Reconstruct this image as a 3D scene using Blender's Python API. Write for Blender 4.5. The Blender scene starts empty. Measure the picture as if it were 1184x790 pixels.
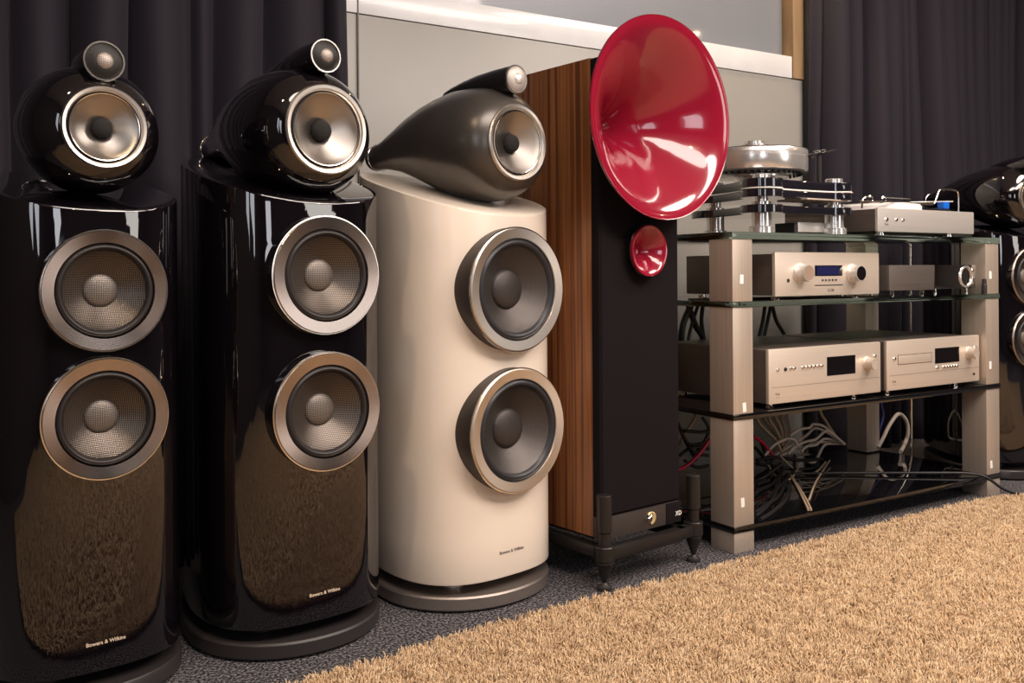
import bpy, bmesh, math, random
import numpy as np
from mathutils import Vector, Matrix

random.seed(7)
rng = np.random.default_rng(11)
S = bpy.context.scene
COL = S.collection
PI = math.pi

# ---------------------------------------------------------------- camera
F = 1080.0
cam_d = bpy.data.cameras.new('camera')
cam_d.sensor_fit = 'HORIZONTAL'
cam_d.sensor_width = 36.0
cam_d.lens = 36.0 * F / 1184.0
cam_d.shift_y = -(395.0 - 315.0) / 1184.0
cam_d.clip_start = 0.05
cam = bpy.data.objects.new('camera', cam_d)
COL.objects.link(cam)
cam.location = (0, 0, 0.757)
cam.rotation_euler = (math.radians(90), math.radians(0.40), 0)
S.camera = cam

# ---------------------------------------------------------------- world, exposure
w = bpy.data.worlds.new('world')
S.world = w
w.use_nodes = True
w.node_tree.nodes['Background'].inputs['Color'].default_value = (0.9, 0.92, 1.0, 1)
w.node_tree.nodes['Background'].inputs['Strength'].default_value = 0.02
S.view_settings.view_transform = 'Standard'
S.view_settings.look = 'None'
S.view_settings.gamma = 1.0
S.view_settings.exposure = 0.5
S.view_settings.use_curve_mapping = False

# rack / wall frame: s runs along the back wall to the right, d runs towards the wall
R0 = (0.588, 2.49)
T = (0.849, 0.528)
B = (-0.528, 0.849)
ANG = math.atan2(T[1], T[0])


def RK(s, d, z=0.0):
    return (R0[0] + T[0] * s + B[0] * d, R0[1] + T[1] * s + B[1] * d, z)


# ---------------------------------------------------------------- lights
def area(name, loc, target, sx, sy, power, col):
    l = bpy.data.lights.new(name, 'AREA')
    l.shape = 'ELLIPSE' if 'panel' in name else 'RECTANGLE'
    l.size = sx
    l.size_y = sy
    l.energy = power
    l.color = col
    o = bpy.data.objects.new(name, l)
    COL.objects.link(o)
    o.location = loc
    dv = Vector(target) - Vector(loc)
    o.rotation_euler = dv.to_track_quat('-Z', 'Y').to_euler()
    return o


area('front_panel_light', RK(0.5, -2.3, 2.62), RK(0.1, -0.3, 0.5), 2.0, 0.9, 58, (1.0, 0.87, 0.79))
area('ceiling_panel_light', RK(-1.0, -1.7, 2.62), RK(-0.8, -1.2, 0), 1.8, 0.9, 34, (1.0, 0.87, 0.78))
area('far_panel_light', RK(1.4, -1.05, 2.62), RK(1.2, -0.7, 0.3), 1.4, 0.7, 34, (1.0, 0.86, 0.76))
# unseen upright area lights, added to put vertical streaks on the glossy black
area('streak_strip_light', RK(-3.35, -1.9, 1.4), RK(0, -1.0, 0.8), 0.3, 1.2, 3, (0.92, 0.94, 1.0))
area('streak_strip_light', RK(-3.35, -2.6, 1.4), RK(0, -1.5, 0.8), 0.5, 1.1, 5, (0.92, 0.94, 1.0))
area('streak_strip_light', RK(-2.2, -4.5, 1.4), RK(-1.0, 0, 0.9), 0.6, 1.2, 8, (0.95, 0.95, 1.0))
area('streak_strip_light', RK(1.9, -4.5, 1.4), RK(0.5, 0, 0.9), 1.4, 1.6, 26, (1.0, 0.93, 0.86))


def spot(name, loc, target, power, col, angle=70, blend=0.6, rad=0.03):
    l = bpy.data.lights.new(name, 'SPOT')
    l.energy = power
    l.color = col
    l.spot_size = math.radians(angle)
    l.spot_blend = blend
    l.shadow_soft_size = rad
    o = bpy.data.objects.new(name, l)
    COL.objects.link(o)
    o.location = loc
    dv = Vector(target) - Vector(loc)
    o.rotation_euler = dv.to_track_quat('-Z', 'Y').to_euler()
    return o


# ---------------------------------------------------------------- helpers
def link(o, parent=None):
    COL.objects.link(o)
    if parent is not None:
        o.parent = parent
    return o


def tag(o, label=None, cat=None, group=None, kind=None):
    if label: o['label'] = label
    if cat: o['category'] = cat
    if group: o['group'] = group
    if kind: o['kind'] = kind
    return o


def empty(name, loc, rz, label, cat, group=None):
    o = bpy.data.objects.new(name, None)
    o.empty_display_size = 0.1
    COL.objects.link(o)
    o.location = loc
    o.rotation_euler = (0, 0, rz)
    return tag(o, label, cat, group)


def finish(bm, name, mats, parent=None, loc=(0, 0, 0), rot=(0, 0, 0), ang=35, smooth=True):
    bmesh.ops.recalc_face_normals(bm, faces=bm.faces)
    me = bpy.data.meshes.new(name)
    bm.to_mesh(me)
    bm.free()
    if not isinstance(mats, (list, tuple)):
        mats = [mats]
    for m in mats:
        me.materials.append(m)
    if smooth:
        me.polygons.foreach_set('use_smooth', [True] * len(me.polygons))
        me.set_sharp_from_angle(angle=math.radians(ang))
    o = bpy.data.objects.new(name, me)
    link(o, parent)
    o.location = loc
    o.rotation_euler = rot
    return o


def add_box(bm, c0, c1, bev=0.0, seg=2, mi=0):
    t = bmesh.new()
    bmesh.ops.create_cube(t, size=1.0)
    for v in t.verts:
        v.co = Vector([c0[i] + (v.co[i] + 0.5) * (c1[i] - c0[i]) for i in range(3)])
    if bev > 0:
        bmesh.ops.bevel(t, geom=t.edges[:], offset=bev, segments=seg, affect='EDGES', profile=0.6)
    merge(bm, t, mi)


def merge(bm, t, mi=0, mat=None):
    vm = {}
    for v in t.verts:
        vm[v] = bm.verts.new(mat @ v.co if mat is not None else v.co)
    for f in t.faces:
        try:
            nf = bm.faces.new([vm[v] for v in f.verts])
            nf.material_index = mi
        except ValueError:
            pass
    t.free()


def add_lathe(bm, prof, seg=48, mi=0, mat=None, cap0=False, cap1=False):
    """prof: list of (r, z) turned about Z"""
    t = bmesh.new()
    rings = []
    for r, z in prof:
        if r < 1e-6:
            rings.append([t.verts.new((0, 0, z))])
        else:
            rings.append([t.verts.new((r * math.cos(2 * PI * k / seg), r * math.sin(2 * PI * k / seg), z)) for k in range(seg)])
    for a, b in zip(rings[:-1], rings[1:]):
        for k in range(seg):
            k2 = (k + 1) % seg
            if len(a) == 1 and len(b) == 1:
                continue
            if len(a) == 1:
                t.faces.new((a[0], b[k], b[k2]))
            elif len(b) == 1:
                t.faces.new((a[k], a[k2], b[0]))
            else:
                t.faces.new((a[k], a[k2], b[k2], b[k]))
    if cap0 and len(rings[0]) > 1: t.faces.new(rings[0])
    if cap1 and len(rings[-1]) > 1: t.faces.new(rings[-1])
    merge(bm, t, mi, mat)


def cyl_prof(r, z0, z1, bev=0.001):
    return [(0, z0), (r - bev, z0), (r, z0 + bev), (r, z1 - bev), (r - bev, z1), (0, z1)]


def add_tube(bm, pts, r, seg=8, mi=0, smooth=6, caps=True, closed=False):
    P = [Vector(p) for p in pts]
    if smooth and len(P) > 2:
        Q = []
        n = len(P)
        for i in range(n - 1):
            p0, p1, p2, p3 = P[max(i - 1, 0)], P[i], P[i + 1], P[min(i + 2, n - 1)]
            for k in range(smooth):
                t = k / smooth
                Q.append(0.5 * ((2 * p1) + (-p0 + p2) * t + (2 * p0 - 5 * p1 + 4 * p2 - p3) * t * t + (-p0 + 3 * p1 - 3 * p2 + p3) * t ** 3))
        Q.append(P[-1])
        P = Q
    prev = None
    up = Vector((0.13, 0.21, 0.97)).normalized()
    for i, p in enumerate(P):
        d = (P[min(i + 1, len(P) - 1)] - P[max(i - 1, 0)]).normalized()
        a = up - d * up.dot(d)
        if a.length < 1e-4: a = Vector((1, 0, 0)) - d * d.x
        a.normalize()
        up = a
        b = d.cross(a)
        ring = [bm.verts.new(p + a * (r * math.cos(2 * PI * k / seg)) + b * (r * math.sin(2 * PI * k / seg))) for k in range(seg)]
        if prev:
            for k in range(seg):
                f = bm.faces.new((prev[k], prev[(k + 1) % seg], ring[(k + 1) % seg], ring[k]))
                f.material_index = mi
        elif caps:
            bm.faces.new(ring).material_index = mi
        prev = ring
    if caps:
        bm.faces.new(prev).material_index = mi


def box_obj(name, c0, c1, m, parent=None, bev=0.001, **k):
    bm = bmesh.new()
    add_box(bm, c0, c1, bev)
    return finish(bm, name, m, parent, **k)


def lathe_obj(name, prof, m, parent=None, loc=(0, 0, 0), rot=(0, 0, 0), seg=48, ang=35):
    bm = bmesh.new()
    add_lathe(bm, prof, seg)
    return finish(bm, name, m, parent, loc, rot, ang)


def text_mesh(body, size, depth=0.0004, spacing=1.0, bold=0.0):
    c = bpy.data.curves.new('text', 'FONT')
    c.body = body
    c.size = size
    c.extrude = depth
    c.offset = bold
    c.space_character = spacing
    c.align_x = 'CENTER'
    o = bpy.data.objects.new('text', c)
    COL.objects.link(o)
    me = bpy.data.meshes.new_from_object(o)
    bpy.data.objects.remove(o)
    bpy.data.curves.remove(c)
    return me


FWD = (PI / 2, 0, 0)      # turns local +Z of a lathe to the thing's front (-Y)


# ---------------------------------------------------------------- materials
def mat(name, col=(0.5, 0.5, 0.5), rough=0.5, metal=0.0, coat=0.0, emit=None, es=1.0, trans=0.0, ior=1.45, aniso=0.0, sheen=0.0, spec=0.5, coat_rough=0.03):
    m = bpy.data.materials.new(name)
    m.use_nodes = True
    b = m.node_tree.nodes['Principled BSDF']
    b.inputs['Base Color'].default_value = (*col, 1)
    b.inputs['Roughness'].default_value = rough
    b.inputs['Metallic'].default_value = metal
    b.inputs['Coat Weight'].default_value = coat
    b.inputs['Coat Roughness'].default_value = coat_rough
    b.inputs['IOR'].default_value = ior
    b.inputs['Specular IOR Level'].default_value = spec
    b.inputs['Transmission Weight'].default_value = trans
    b.inputs['Sheen Weight'].default_value = sheen
    if aniso:
        b.inputs['Anisotropic'].default_value = aniso
        t = m.node_tree.nodes.new('ShaderNodeTangent')
        t.direction_type = 'RADIAL'
        t.axis = 'Z'
        m.node_tree.links.new(t.outputs[0], b.inputs['Tangent'])
    if emit:
        b.inputs['Emission Color'].default_value = (*emit, 1)
        b.inputs['Emission Strength'].default_value = es
    return m


def N(m, kind, **kw):
    n = m.node_tree.nodes.new(kind)
    for k, v in kw.items():
        if k in n.inputs:
            n.inputs[k].default_value = v
        else:
            setattr(n, k, v)
    return n


def L(m, a, b):
    m.node_tree.links.new(a, b)


def bsdf(m):
    return m.node_tree.nodes['Principled BSDF']


def coords(m, scale=(1, 1, 1)):
    tc = N(m, 'ShaderNodeTexCoord')
    mp = N(m, 'ShaderNodeMapping')
    mp.inputs['Scale'].default_value = scale
    L(m, tc.outputs['Object'], mp.inputs['Vector'])
    return mp.outputs[0]


def ramp(m, fac, stops):
    r = N(m, 'ShaderNodeValToRGB')
    e = r.color_ramp.elements
    while len(e) < len(stops): e.new(0.5)
    for el, (p, c) in zip(e, stops):
        el.position = p
        el.color = (*c, 1)
    L(m, fac, r.inputs[0])
    return r.outputs[0]


def bump(m, h, strength=0.3, dist=0.002):
    b = N(m, 'ShaderNodeBump')
    b.inputs['Strength'].default_value = strength
    b.inputs['Distance'].default_value = dist
    L(m, h, b.inputs['Height'])
    L(m, b.outputs[0], bsdf(m).inputs['Normal'])


def brushed(name, col, rough, scale, amount=0.12, metal=1.0):
    m = mat(name, col, rough, metal)
    n = N(m, 'ShaderNodeTexNoise')
    n.inputs['Scale'].default_value = 1.0
    n.inputs['Detail'].default_value = 4
    L(m, coords(m, scale), n.inputs['Vector'])
    lo = tuple(c * (1 - amount) for c in col)
    hi = tuple(min(1, c * (1 + amount)) for c in col)
    L(m, ramp(m, n.outputs[0], [(0.3, lo), (0.7, hi)]), bsdf(m).inputs['Base Color'])
    bump(m, n.outputs[0], 0.08, 0.0006)
    return m


M = {}
M['gloss_black'] = mat('gloss_black', (0.004, 0.003, 0.0045), 0.03, coat=1.0, ior=1.55)
M['cream'] = mat('satin_cream_paint', (0.80, 0.70, 0.60), 0.32, coat=0.25, coat_rough=0.25)
M['bronze_satin'] = mat('satin_bronze_grey', (0.085, 0.075, 0.068), 0.30, metal=0.5, coat=0.3, coat_rough=0.3)
M['tweeter_dark'] = mat('tweeter_dark_metal', (0.035, 0.033, 0.035), 0.32, metal=0.6)
M['plinth_black'] = mat('plinth_black', (0.030, 0.025, 0.026), 0.42)
M['polished'] = mat('polished_steel', (0.84, 0.81, 0.79), 0.22, 0.78)
M['plinth_grey'] = brushed('plinth_grey', (0.27, 0.235, 0.215), 0.42, (3, 60, 60), 0.05, 0.7)
M['steel'] = mat('brushed_steel', (0.80, 0.75, 0.70), 0.36, 1.0, aniso=0.5)
M['steel_warm'] = mat('brushed_steel_dull', (0.42, 0.365, 0.345), 0.24, 1.0, aniso=0.85)
M['chrome'] = mat('chrome', (0.80, 0.78, 0.76), 0.06, 1.0)
M['chrome_line'] = mat('chrome_line', (0.85, 0.80, 0.74), 0.18, 1.0)
M['rubber'] = mat('rubber', (0.018, 0.015, 0.016), 0.42)
M['rubber_blue'] = mat('rubber_slate', (0.022, 0.023, 0.028), 0.38)
M['pod_black'] = mat('pod_black', (0.008, 0.006, 0.008), 0.10, coat=0.8)
M['pod_brown'] = mat('pod_dark_metal', (0.075, 0.062, 0.055), 0.40, metal=0.5)
M['plug'] = mat('foam_plug', (0.012, 0.012, 0.012), 0.9)
M['cloth_black'] = mat('grille_cloth', (0.0085, 0.0065, 0.008), 0.95, spec=0.15)
M['frame_metal'] = mat('frame_dark_metal', (0.038, 0.034, 0.034), 0.34, metal=0.6)
M['plinth_bar'] = mat('base_panel_grey', (0.055, 0.046, 0.045), 0.4, metal=0.3)
M['red'] = mat('gloss_red_lacquer', (0.27, 0.008, 0.028), 0.14, coat=1.0, coat_rough=0.03)
M['red_dark'] = mat('horn_back_black', (0.01, 0.008, 0.009), 0.2, coat=0.5)
M['gold'] = mat('gold_emblem', (0.85, 0.70, 0.40), 0.35, 0.6)
M['white'] = mat('white_paper', (0.86, 0.83, 0.80), 0.7)
M['ink'] = mat('dark_print', (0.02, 0.018, 0.018), 0.6)
M['letter_gold'] = mat('pale_gold_print', (0.75, 0.62, 0.48), 0.45)
M['letter_grey'] = mat('grey_print', (0.16, 0.13, 0.12), 0.5)
M['champagne'] = brushed('champagne_aluminium', (0.74, 0.64, 0.55), 0.42, (2, 200, 260), 0.035, 0.55)
M['champagne_d'] = brushed('brown_grey_case', (0.15, 0.115, 0.10), 0.45, (20, 2, 120), 0.08, 0.5)
M['silver'] = brushed('silver_front', (0.78, 0.74, 0.70), 0.34, (2, 200, 260), 0.04, 0.6)
M['post'] = brushed('brushed_post', (0.60, 0.51, 0.43), 0.42, (260, 260, 3), 0.07, 0.6)
M['post_side'] = brushed('brushed_post_side', (0.47, 0.40, 0.34), 0.42, (260, 260, 3), 0.07, 0.6)
M['box_brown'] = brushed('brushed_brown_grey', (0.22, 0.19, 0.175), 0.4, (3, 200, 200), 0.1, 0.7)
M['display'] = mat('display_glass', (0.006, 0.005, 0.006), 0.05, coat=0.8)
M['display_blue'] = mat('blue_display', (0.01, 0.01, 0.03), 0.12, coat=0.6, emit=(0.05, 0.05, 0.32), es=0.10)
M['copper'] = mat('warm_knob_face', (0.86, 0.62, 0.48), 0.3, 0.7)
M['acrylic'] = mat('smoked_acrylic', (0.012, 0.011, 0.016), 0.03, coat=1.0)
M['shelf_black'] = mat('black_glass', (0.004, 0.004, 0.005), 0.03, coat=1.0)
M['shelf_glass'] = mat('green_glass', (0.62, 0.80, 0.72), 0.02, trans=1.0, ior=1.5)
M['lid'] = mat('clear_lid', (0.92, 0.94, 0.94), 0.02, trans=1.0, ior=1.25)
M['blue'] = mat('blue_cartridge', (0.01, 0.13, 0.62), 0.3)
M['gap'] = mat('dark_gap', (0.004, 0.004, 0.004), 0.8)


def cone_mat(name, lo, hi, scale, metal=0.4, rough=0.4, aniso=0.0):
    m = mat(name, hi, rough, metal, aniso=aniso)
    v = coords(m, (1, 1, 1))
    w1 = N(m, 'ShaderNodeTexWave', wave_type='BANDS', bands_direction='X')
    w2 = N(m, 'ShaderNodeTexWave', wave_type='BANDS', bands_direction='Y')
    for q in (w1, w2):
        q.inputs['Scale'].default_value = scale
        q.inputs['Distortion'].default_value = 0.3
        L(m, v, q.inputs['Vector'])
    mx = N(m, 'ShaderNodeMath', operation='MULTIPLY')
    L(m, w1.outputs['Fac'], mx.inputs[0])
    L(m, w2.outputs['Fac'], mx.inputs[1])
    L(m, ramp(m, mx.outputs[0], [(0.0, lo), (0.6, hi)]), bsdf(m).inputs['Base Color'])
    bump(m, mx.outputs[0], 0.35, 0.0006)
    return m


M['weave'] = cone_mat('woven_cone', (0.03, 0.025, 0.022), (0.27, 0.23, 0.20), 110, 0.75, 0.30)
M['weave_cap'] = cone_mat('woven_cap', (0.07, 0.06, 0.053), (0.34, 0.30, 0.27), 110, 0.55, 0.40)
M['cone_dark'] = cone_mat('smooth_cone', (0.05, 0.044, 0.042), (0.13, 0.115, 0.108), 150, 0.6, 0.34, 0.6)
M['cap_dark'] = cone_mat('smooth_cap', (0.035, 0.030, 0.029), (0.085, 0.075, 0.07), 150, 0.4, 0.36)
M['mesh_silver'] = cone_mat('silver_mesh', (0.16, 0.14, 0.13), (0.66, 0.58, 0.52), 130, 0.5, 0.4)
M['mesh_dark'] = cone_mat('dark_mesh', (0.004, 0.004, 0.004), (0.028, 0.024, 0.023), 130, 0.2, 0.45)
M['mid_cone'] = mat('spun_silver_cone', (0.40, 0.37, 0.345), 0.34, 0.95, aniso=0.9)
M['silver_dome'] = mat('silver_grille_dome', (0.42, 0.38, 0.36), 0.5, 0.5)


def wood_mat():
    m = mat('striped_veneer', (0.3, 0.1, 0.03), 0.38, coat=0.25, coat_rough=0.2)
    n = N(m, 'ShaderNodeTexNoise')
    n.inputs['Scale'].default_value = 1.0
    n.inputs['Detail'].default_value = 5
    n.inputs['Roughness'].default_value = 0.62
    n.inputs['Distortion'].default_value = 0.15
    L(m, coords(m, (58, 58, 0.45)), n.inputs['Vector'])
    c = ramp(m, n.outputs[0], [(0.30, (0.040, 0.014, 0.007)), (0.44, (0.15, 0.050, 0.017)), (0.52, (0.33, 0.125, 0.040)), (0.62, (0.17, 0.058, 0.018)), (0.74, (0.42, 0.17, 0.055))])
    n2 = N(m, 'ShaderNodeTexNoise')
    n2.inputs['Scale'].default_value = 1.0
    n2.inputs['Detail'].default_value = 3
    L(m, coords(m, (220, 220, 2.5)), n2.inputs['Vector'])
    mx = N(m, 'ShaderNodeMix', data_type='RGBA', blend_type='MULTIPLY')
    mx.inputs['Factor'].default_value = 0.45
    L(m, c, mx.inputs['A'])
    L(m, ramp(m, n2.outputs[0], [(0.3, (0.45, 0.4, 0.35)), (0.65, (1, 1, 1))]), mx.inputs['B'])
    L(m, mx.outputs['Result'], bsdf(m).inputs['Base Color'])
    return m


M['wood'] = wood_mat()


def noise_mat(name, c0, c1, scale, rough=0.9, bs=0.5, bd=0.003, lo=0.35, hi=0.65, vec=(1, 1, 1), **k):
    m = mat(name, c1, rough, **k)
    n = N(m, 'ShaderNodeTexNoise')
    n.inputs['Scale'].default_value = scale
    n.inputs['Detail'].default_value = 3
    L(m, coords(m, vec), n.inputs['Vector'])
    L(m, ramp(m, n.outputs[0], [(lo, c0), (hi, c1)]), bsdf(m).inputs['Base Color'])
    bump(m, n.outputs[0], bs, bd)
    return m


M['carpet'] = noise_mat('dark_loop_carpet', (0.010, 0.010, 0.012), (0.26, 0.24, 0.26), 170, 0.95, 1.0, 0.006, 0.44, 0.68)
M['rug_base'] = noise_mat('rug_backing', (0.20, 0.12, 0.06), (0.60, 0.42, 0.25), 90, 0.95, 1.0, 0.008)
M['curtain'] = noise_mat('curtain_cloth', (0.0070, 0.0046, 0.0110), (0.0125, 0.0085, 0.0185), 500, 0.8, 0.25, 0.0008, sheen=0.05)
M['wall'] = noise_mat('wall_panel_paint', (0.295, 0.283, 0.26), (0.32, 0.307, 0.283), 2.0, 0.42, 0.0, 0.001, coat=0.2, coat_rough=0.3)
M['wall_up'] = noise_mat('upper_wall_gloss', (0.19, 0.205, 0.235), (0.21, 0.225, 0.255), 1.2, 0.30, 0.0, 0.001, coat=0.6, coat_rough=0.04)
M['strip'] = noise_mat('white_gloss_strip', (0.66, 0.66, 0.67), (0.74, 0.74, 0.75), 6, 0.30, 0.0, 0.001, coat=0.25)
M['oak'] = noise_mat('warm_post_paint', (0.25, 0.16, 0.08), (0.34, 0.22, 0.12), 4, 0.5, 0.0, 0.001, vec=(8, 8, 0.6))
M['room'] = mat('room_paint', (0.05, 0.045, 0.042), 0.8)
M['ceil'] = mat('ceiling_paint', (0.55, 0.53, 0.50), 0.8)
M['lamp'] = mat('lamp_glow', (1, 1, 1), 0.5, emit=(1.0, 0.72, 0.40), es=60)

# rug yarn: tint varies softly
m = mat('rug_yarn', (0.56, 0.38, 0.23), 0.9, sheen=0.2)
n = N(m, 'ShaderNodeTexNoise')
n.inputs['Scale'].default_value = 55
n.inputs['Detail'].default_value = 3
L(m, coords(m), n.inputs['Vector'])
L(m, ramp(m, n.outputs[0], [(0.32, (0.56, 0.37, 0.20)), (0.5, (0.70, 0.49, 0.29)), (0.68, (0.78, 0.59, 0.38))]), bsdf(m).inputs['Base Color'])
M['yarn'] = m

# ---------------------------------------------------------------- room shell
SMIN, SMAX, DMIN, DMAX = -3.4, 4.4, -4.6, 0.95
H = 2.72


def rk_empty(name, s=0, d=0, z=0, label='', cat='', group=None):
    return empty(name, RK(s, d, z), ANG, label, cat, group)


def rk_box(name, c0, c1, m, bev=0.0, kind='structure'):
    bm = bmesh.new()
    add_box(bm, c0, c1, bev)
    o = finish(bm, name, m, None, (R0[0], R0[1], 0), (0, 0, ANG))
    o['kind'] = kind
    return o


rk_box('floor', (SMIN, DMIN, -0.05), (SMAX, DMAX, 0.0), M['carpet'])
rk_box('ceiling', (SMIN, DMIN, H), (SMAX, DMAX, H + 0.05), M['ceil'])
wb = rk_box('wall_back', (SMIN, 0.90, 0), (SMAX, 0.95, H), M['wall_up'])
rk_box('wall_left', (SMIN - 0.05, DMIN, 0), (SMIN, DMAX, H), M['room'])
rk_box('wall_right', (SMAX, DMIN, 0), (SMAX + 0.05, DMAX, H), M['room'])
rk_box('wall_front', (SMIN, DMIN - 0.05, 0), (SMAX, DMIN, H), M['room'])
# lower wall panels (two, with the seam between them), glossy strip above, warm post at the right
p = box_obj('panel', (-0.709, 0.85, 0.0), (1.262, 0.90, 1.545), M['wall'], wb, 0.0015)
p = box_obj('panel', (-2.4, 0.85, 0.0), (-0.712, 0.90, 1.545), M['wall'], wb, 0.0015)
t = rk_box('trim_1', (-0.709, 0.845, 1.547), (1.195, 0.90, 1.636), M['strip'], 0.002)
t = rk_box('trim_2', (1.197, 0.84, 1.547), (1.262, 0.90, H), M['oak'], 0.002)
t = rk_box('trim_3', (-0.7125, 0.844, 0.0), (-0.7085, 0.852, H), M['plinth_bar'], 0.0)
t = rk_box('trim_4', (-2.4, 0.845, 1.547), (-0.713, 0.90, 1.636), M['strip'], 0.002)


def curtain(s0, s1, d0, seed, label, amp=0.075):
    r = random.Random(seed)
    folds = []
    s = s0
    while s < s1:
        wd = r.choice([r.uniform(0.05, 0.09), r.uniform(0.09, 0.20)])
        folds.append((s, min(s + wd, s1), r.uniform(0.5, 1.0) * amp * min(1.5, wd / 0.08), r.uniform(-0.02, 0.02), r.uniform(0.6, 1.5)))
        s += wd
    zs = np.linspace(0.004, 2.70, 26)
    xs, prof = [], []
    for (a, b, dep, sway, sh) in folds:
        n = 14
        for k in range(n):
            q = k / n
            xs.append((a + (b - a) * q, q, dep, sway, sh))
    bm = bmesh.new()
    grid = []
    for z in zs:
        row = []
        f = z / 2.7
        for (x, q, dep, sway, sh) in xs:
            y = -dep * ((0.5 - 0.5 * math.cos(2 * PI * q)) ** (0.85 + 0.45 * sh)) * (0.75 + 0.35 * (1 - f)) - 0.012 * math.sin(3.1 * x + 2 * z)
            xx = x + (sway * math.sin(PI * q)) * math.sin(1.5 * PI * f + sh) - 0.25 * dep * math.sin(2 * PI * q) * sh
            row.append(bm.verts.new((xx, d0 + y, z)))
        grid.append(row)
    for r0, r1 in zip(grid[:-1], grid[1:]):
        for k in range(len(r0) - 1):
            bm.faces.new((r0[k], r0[k + 1], r1[k + 1], r1[k]))
    o = finish(bm, 'curtain', M['curtain'], None, (R0[0], R0[1], 0), (0, 0, ANG), ang=80)
    sm = o.modifiers.new('thick', 'SOLIDIFY')
    sm.thickness = 0.003
    return tag(o, label, 'curtain')


curtain(-3.3, -0.775, 0.80, 3, 'dark aubergine pleated curtain on the left, behind the black speakers')
curtain(1.252, 4.2, 0.815, 8, 'dark aubergine pleated curtain on the right, behind the hi-fi rack')

# ceiling downlights: the lamps behind the small warm reflections
for i, (x, y, pw) in enumerate([(4.69, 2.56, 8), (3.04, 0.657, 14), (1.0, -0.2, 14), (-0.9, 0.4, 14)]):
    o = empty('ceiling_downlight', (x, y, H), 0, 'round warm downlight recessed in the ceiling, %s' % ['far right', 'right of the camera', 'above and behind the camera', 'left of the camera'][i], 'ceiling lamp')
    lathe_obj('bezel', [(0.045, -0.001), (0.06, -0.001), (0.06, -0.008), (0.045, -0.012), (0.045, -0.001)], M['chrome'], o, seg=32)
    lathe_obj('lamp_disc', [(0, -0.004), (0.044, -0.004)], M['lamp'], o, seg=32)
    spot('downlight_beam', (x, y, H - 0.02), (x * 0.7, y + 0.6, 0), pw * 2.2, (1.0, 0.76, 0.50), 100, 0.8, 0.04)
x, y, _ = RK(0.95, 0.62)
o = empty('ceiling_downlight', (x, y, H), 0, 'round warm downlight recessed in the ceiling next to the back wall', 'ceiling lamp')
lathe_obj('bezel', [(0.045, -0.001), (0.06, -0.001), (0.06, -0.008), (0.045, -0.012), (0.045, -0.001)], M['chrome'], o, seg=32)
lathe_obj('lamp_disc', [(0, -0.004), (0.044, -0.004)], M['lamp'], o, seg=32)
spot('wall_wash_beam', (x, y, H - 0.02), (x - 0.02, y + 0.05, 0), 26, (1.0, 0.70, 0.38), 75, 0.5, 0.03)

# ---------------------------------------------------------------- rug
EDGE = [(-1.95, 0.58), (-0.390, 1.672), (-0.057, 1.934), (1.362, 2.895), (1.547, 2.994), (1.66, 3.018), (2.6, 3.16)]
RUGP = EDGE + [RK(2.3, -3.0)[:2], RK(-3.2, -3.0)[:2]]


def rug_edge(x):
    for (x0, y0), (x1, y1) in zip(EDGE[:-1], EDGE[1:]):
        if x0 <= x <= x1:
            return y0 + (y1 - y0) * (x - x0) / (x1 - x0)
    return -9


bm = bmesh.new()
vb = [bm.verts.new((x, y - 0.012, 0.001)) for x, y in RUGP]
vt = [bm.verts.new((x, y - 0.012, 0.016)) for x, y in RUGP]
bm.faces.new(vt)
bm.faces.new(vb)
for k in range(len(vb)):
    bm.faces.new((vb[k], vb[(k + 1) % len(vb)], vt[(k + 1) % len(vb)], vt[k]))
rug = finish(bm, 'shag_rug', M['rug_base'], smooth=False)
tag(rug, 'large beige shag rug on the dark carpet in front of the speakers and the rack', 'rug')



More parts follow.
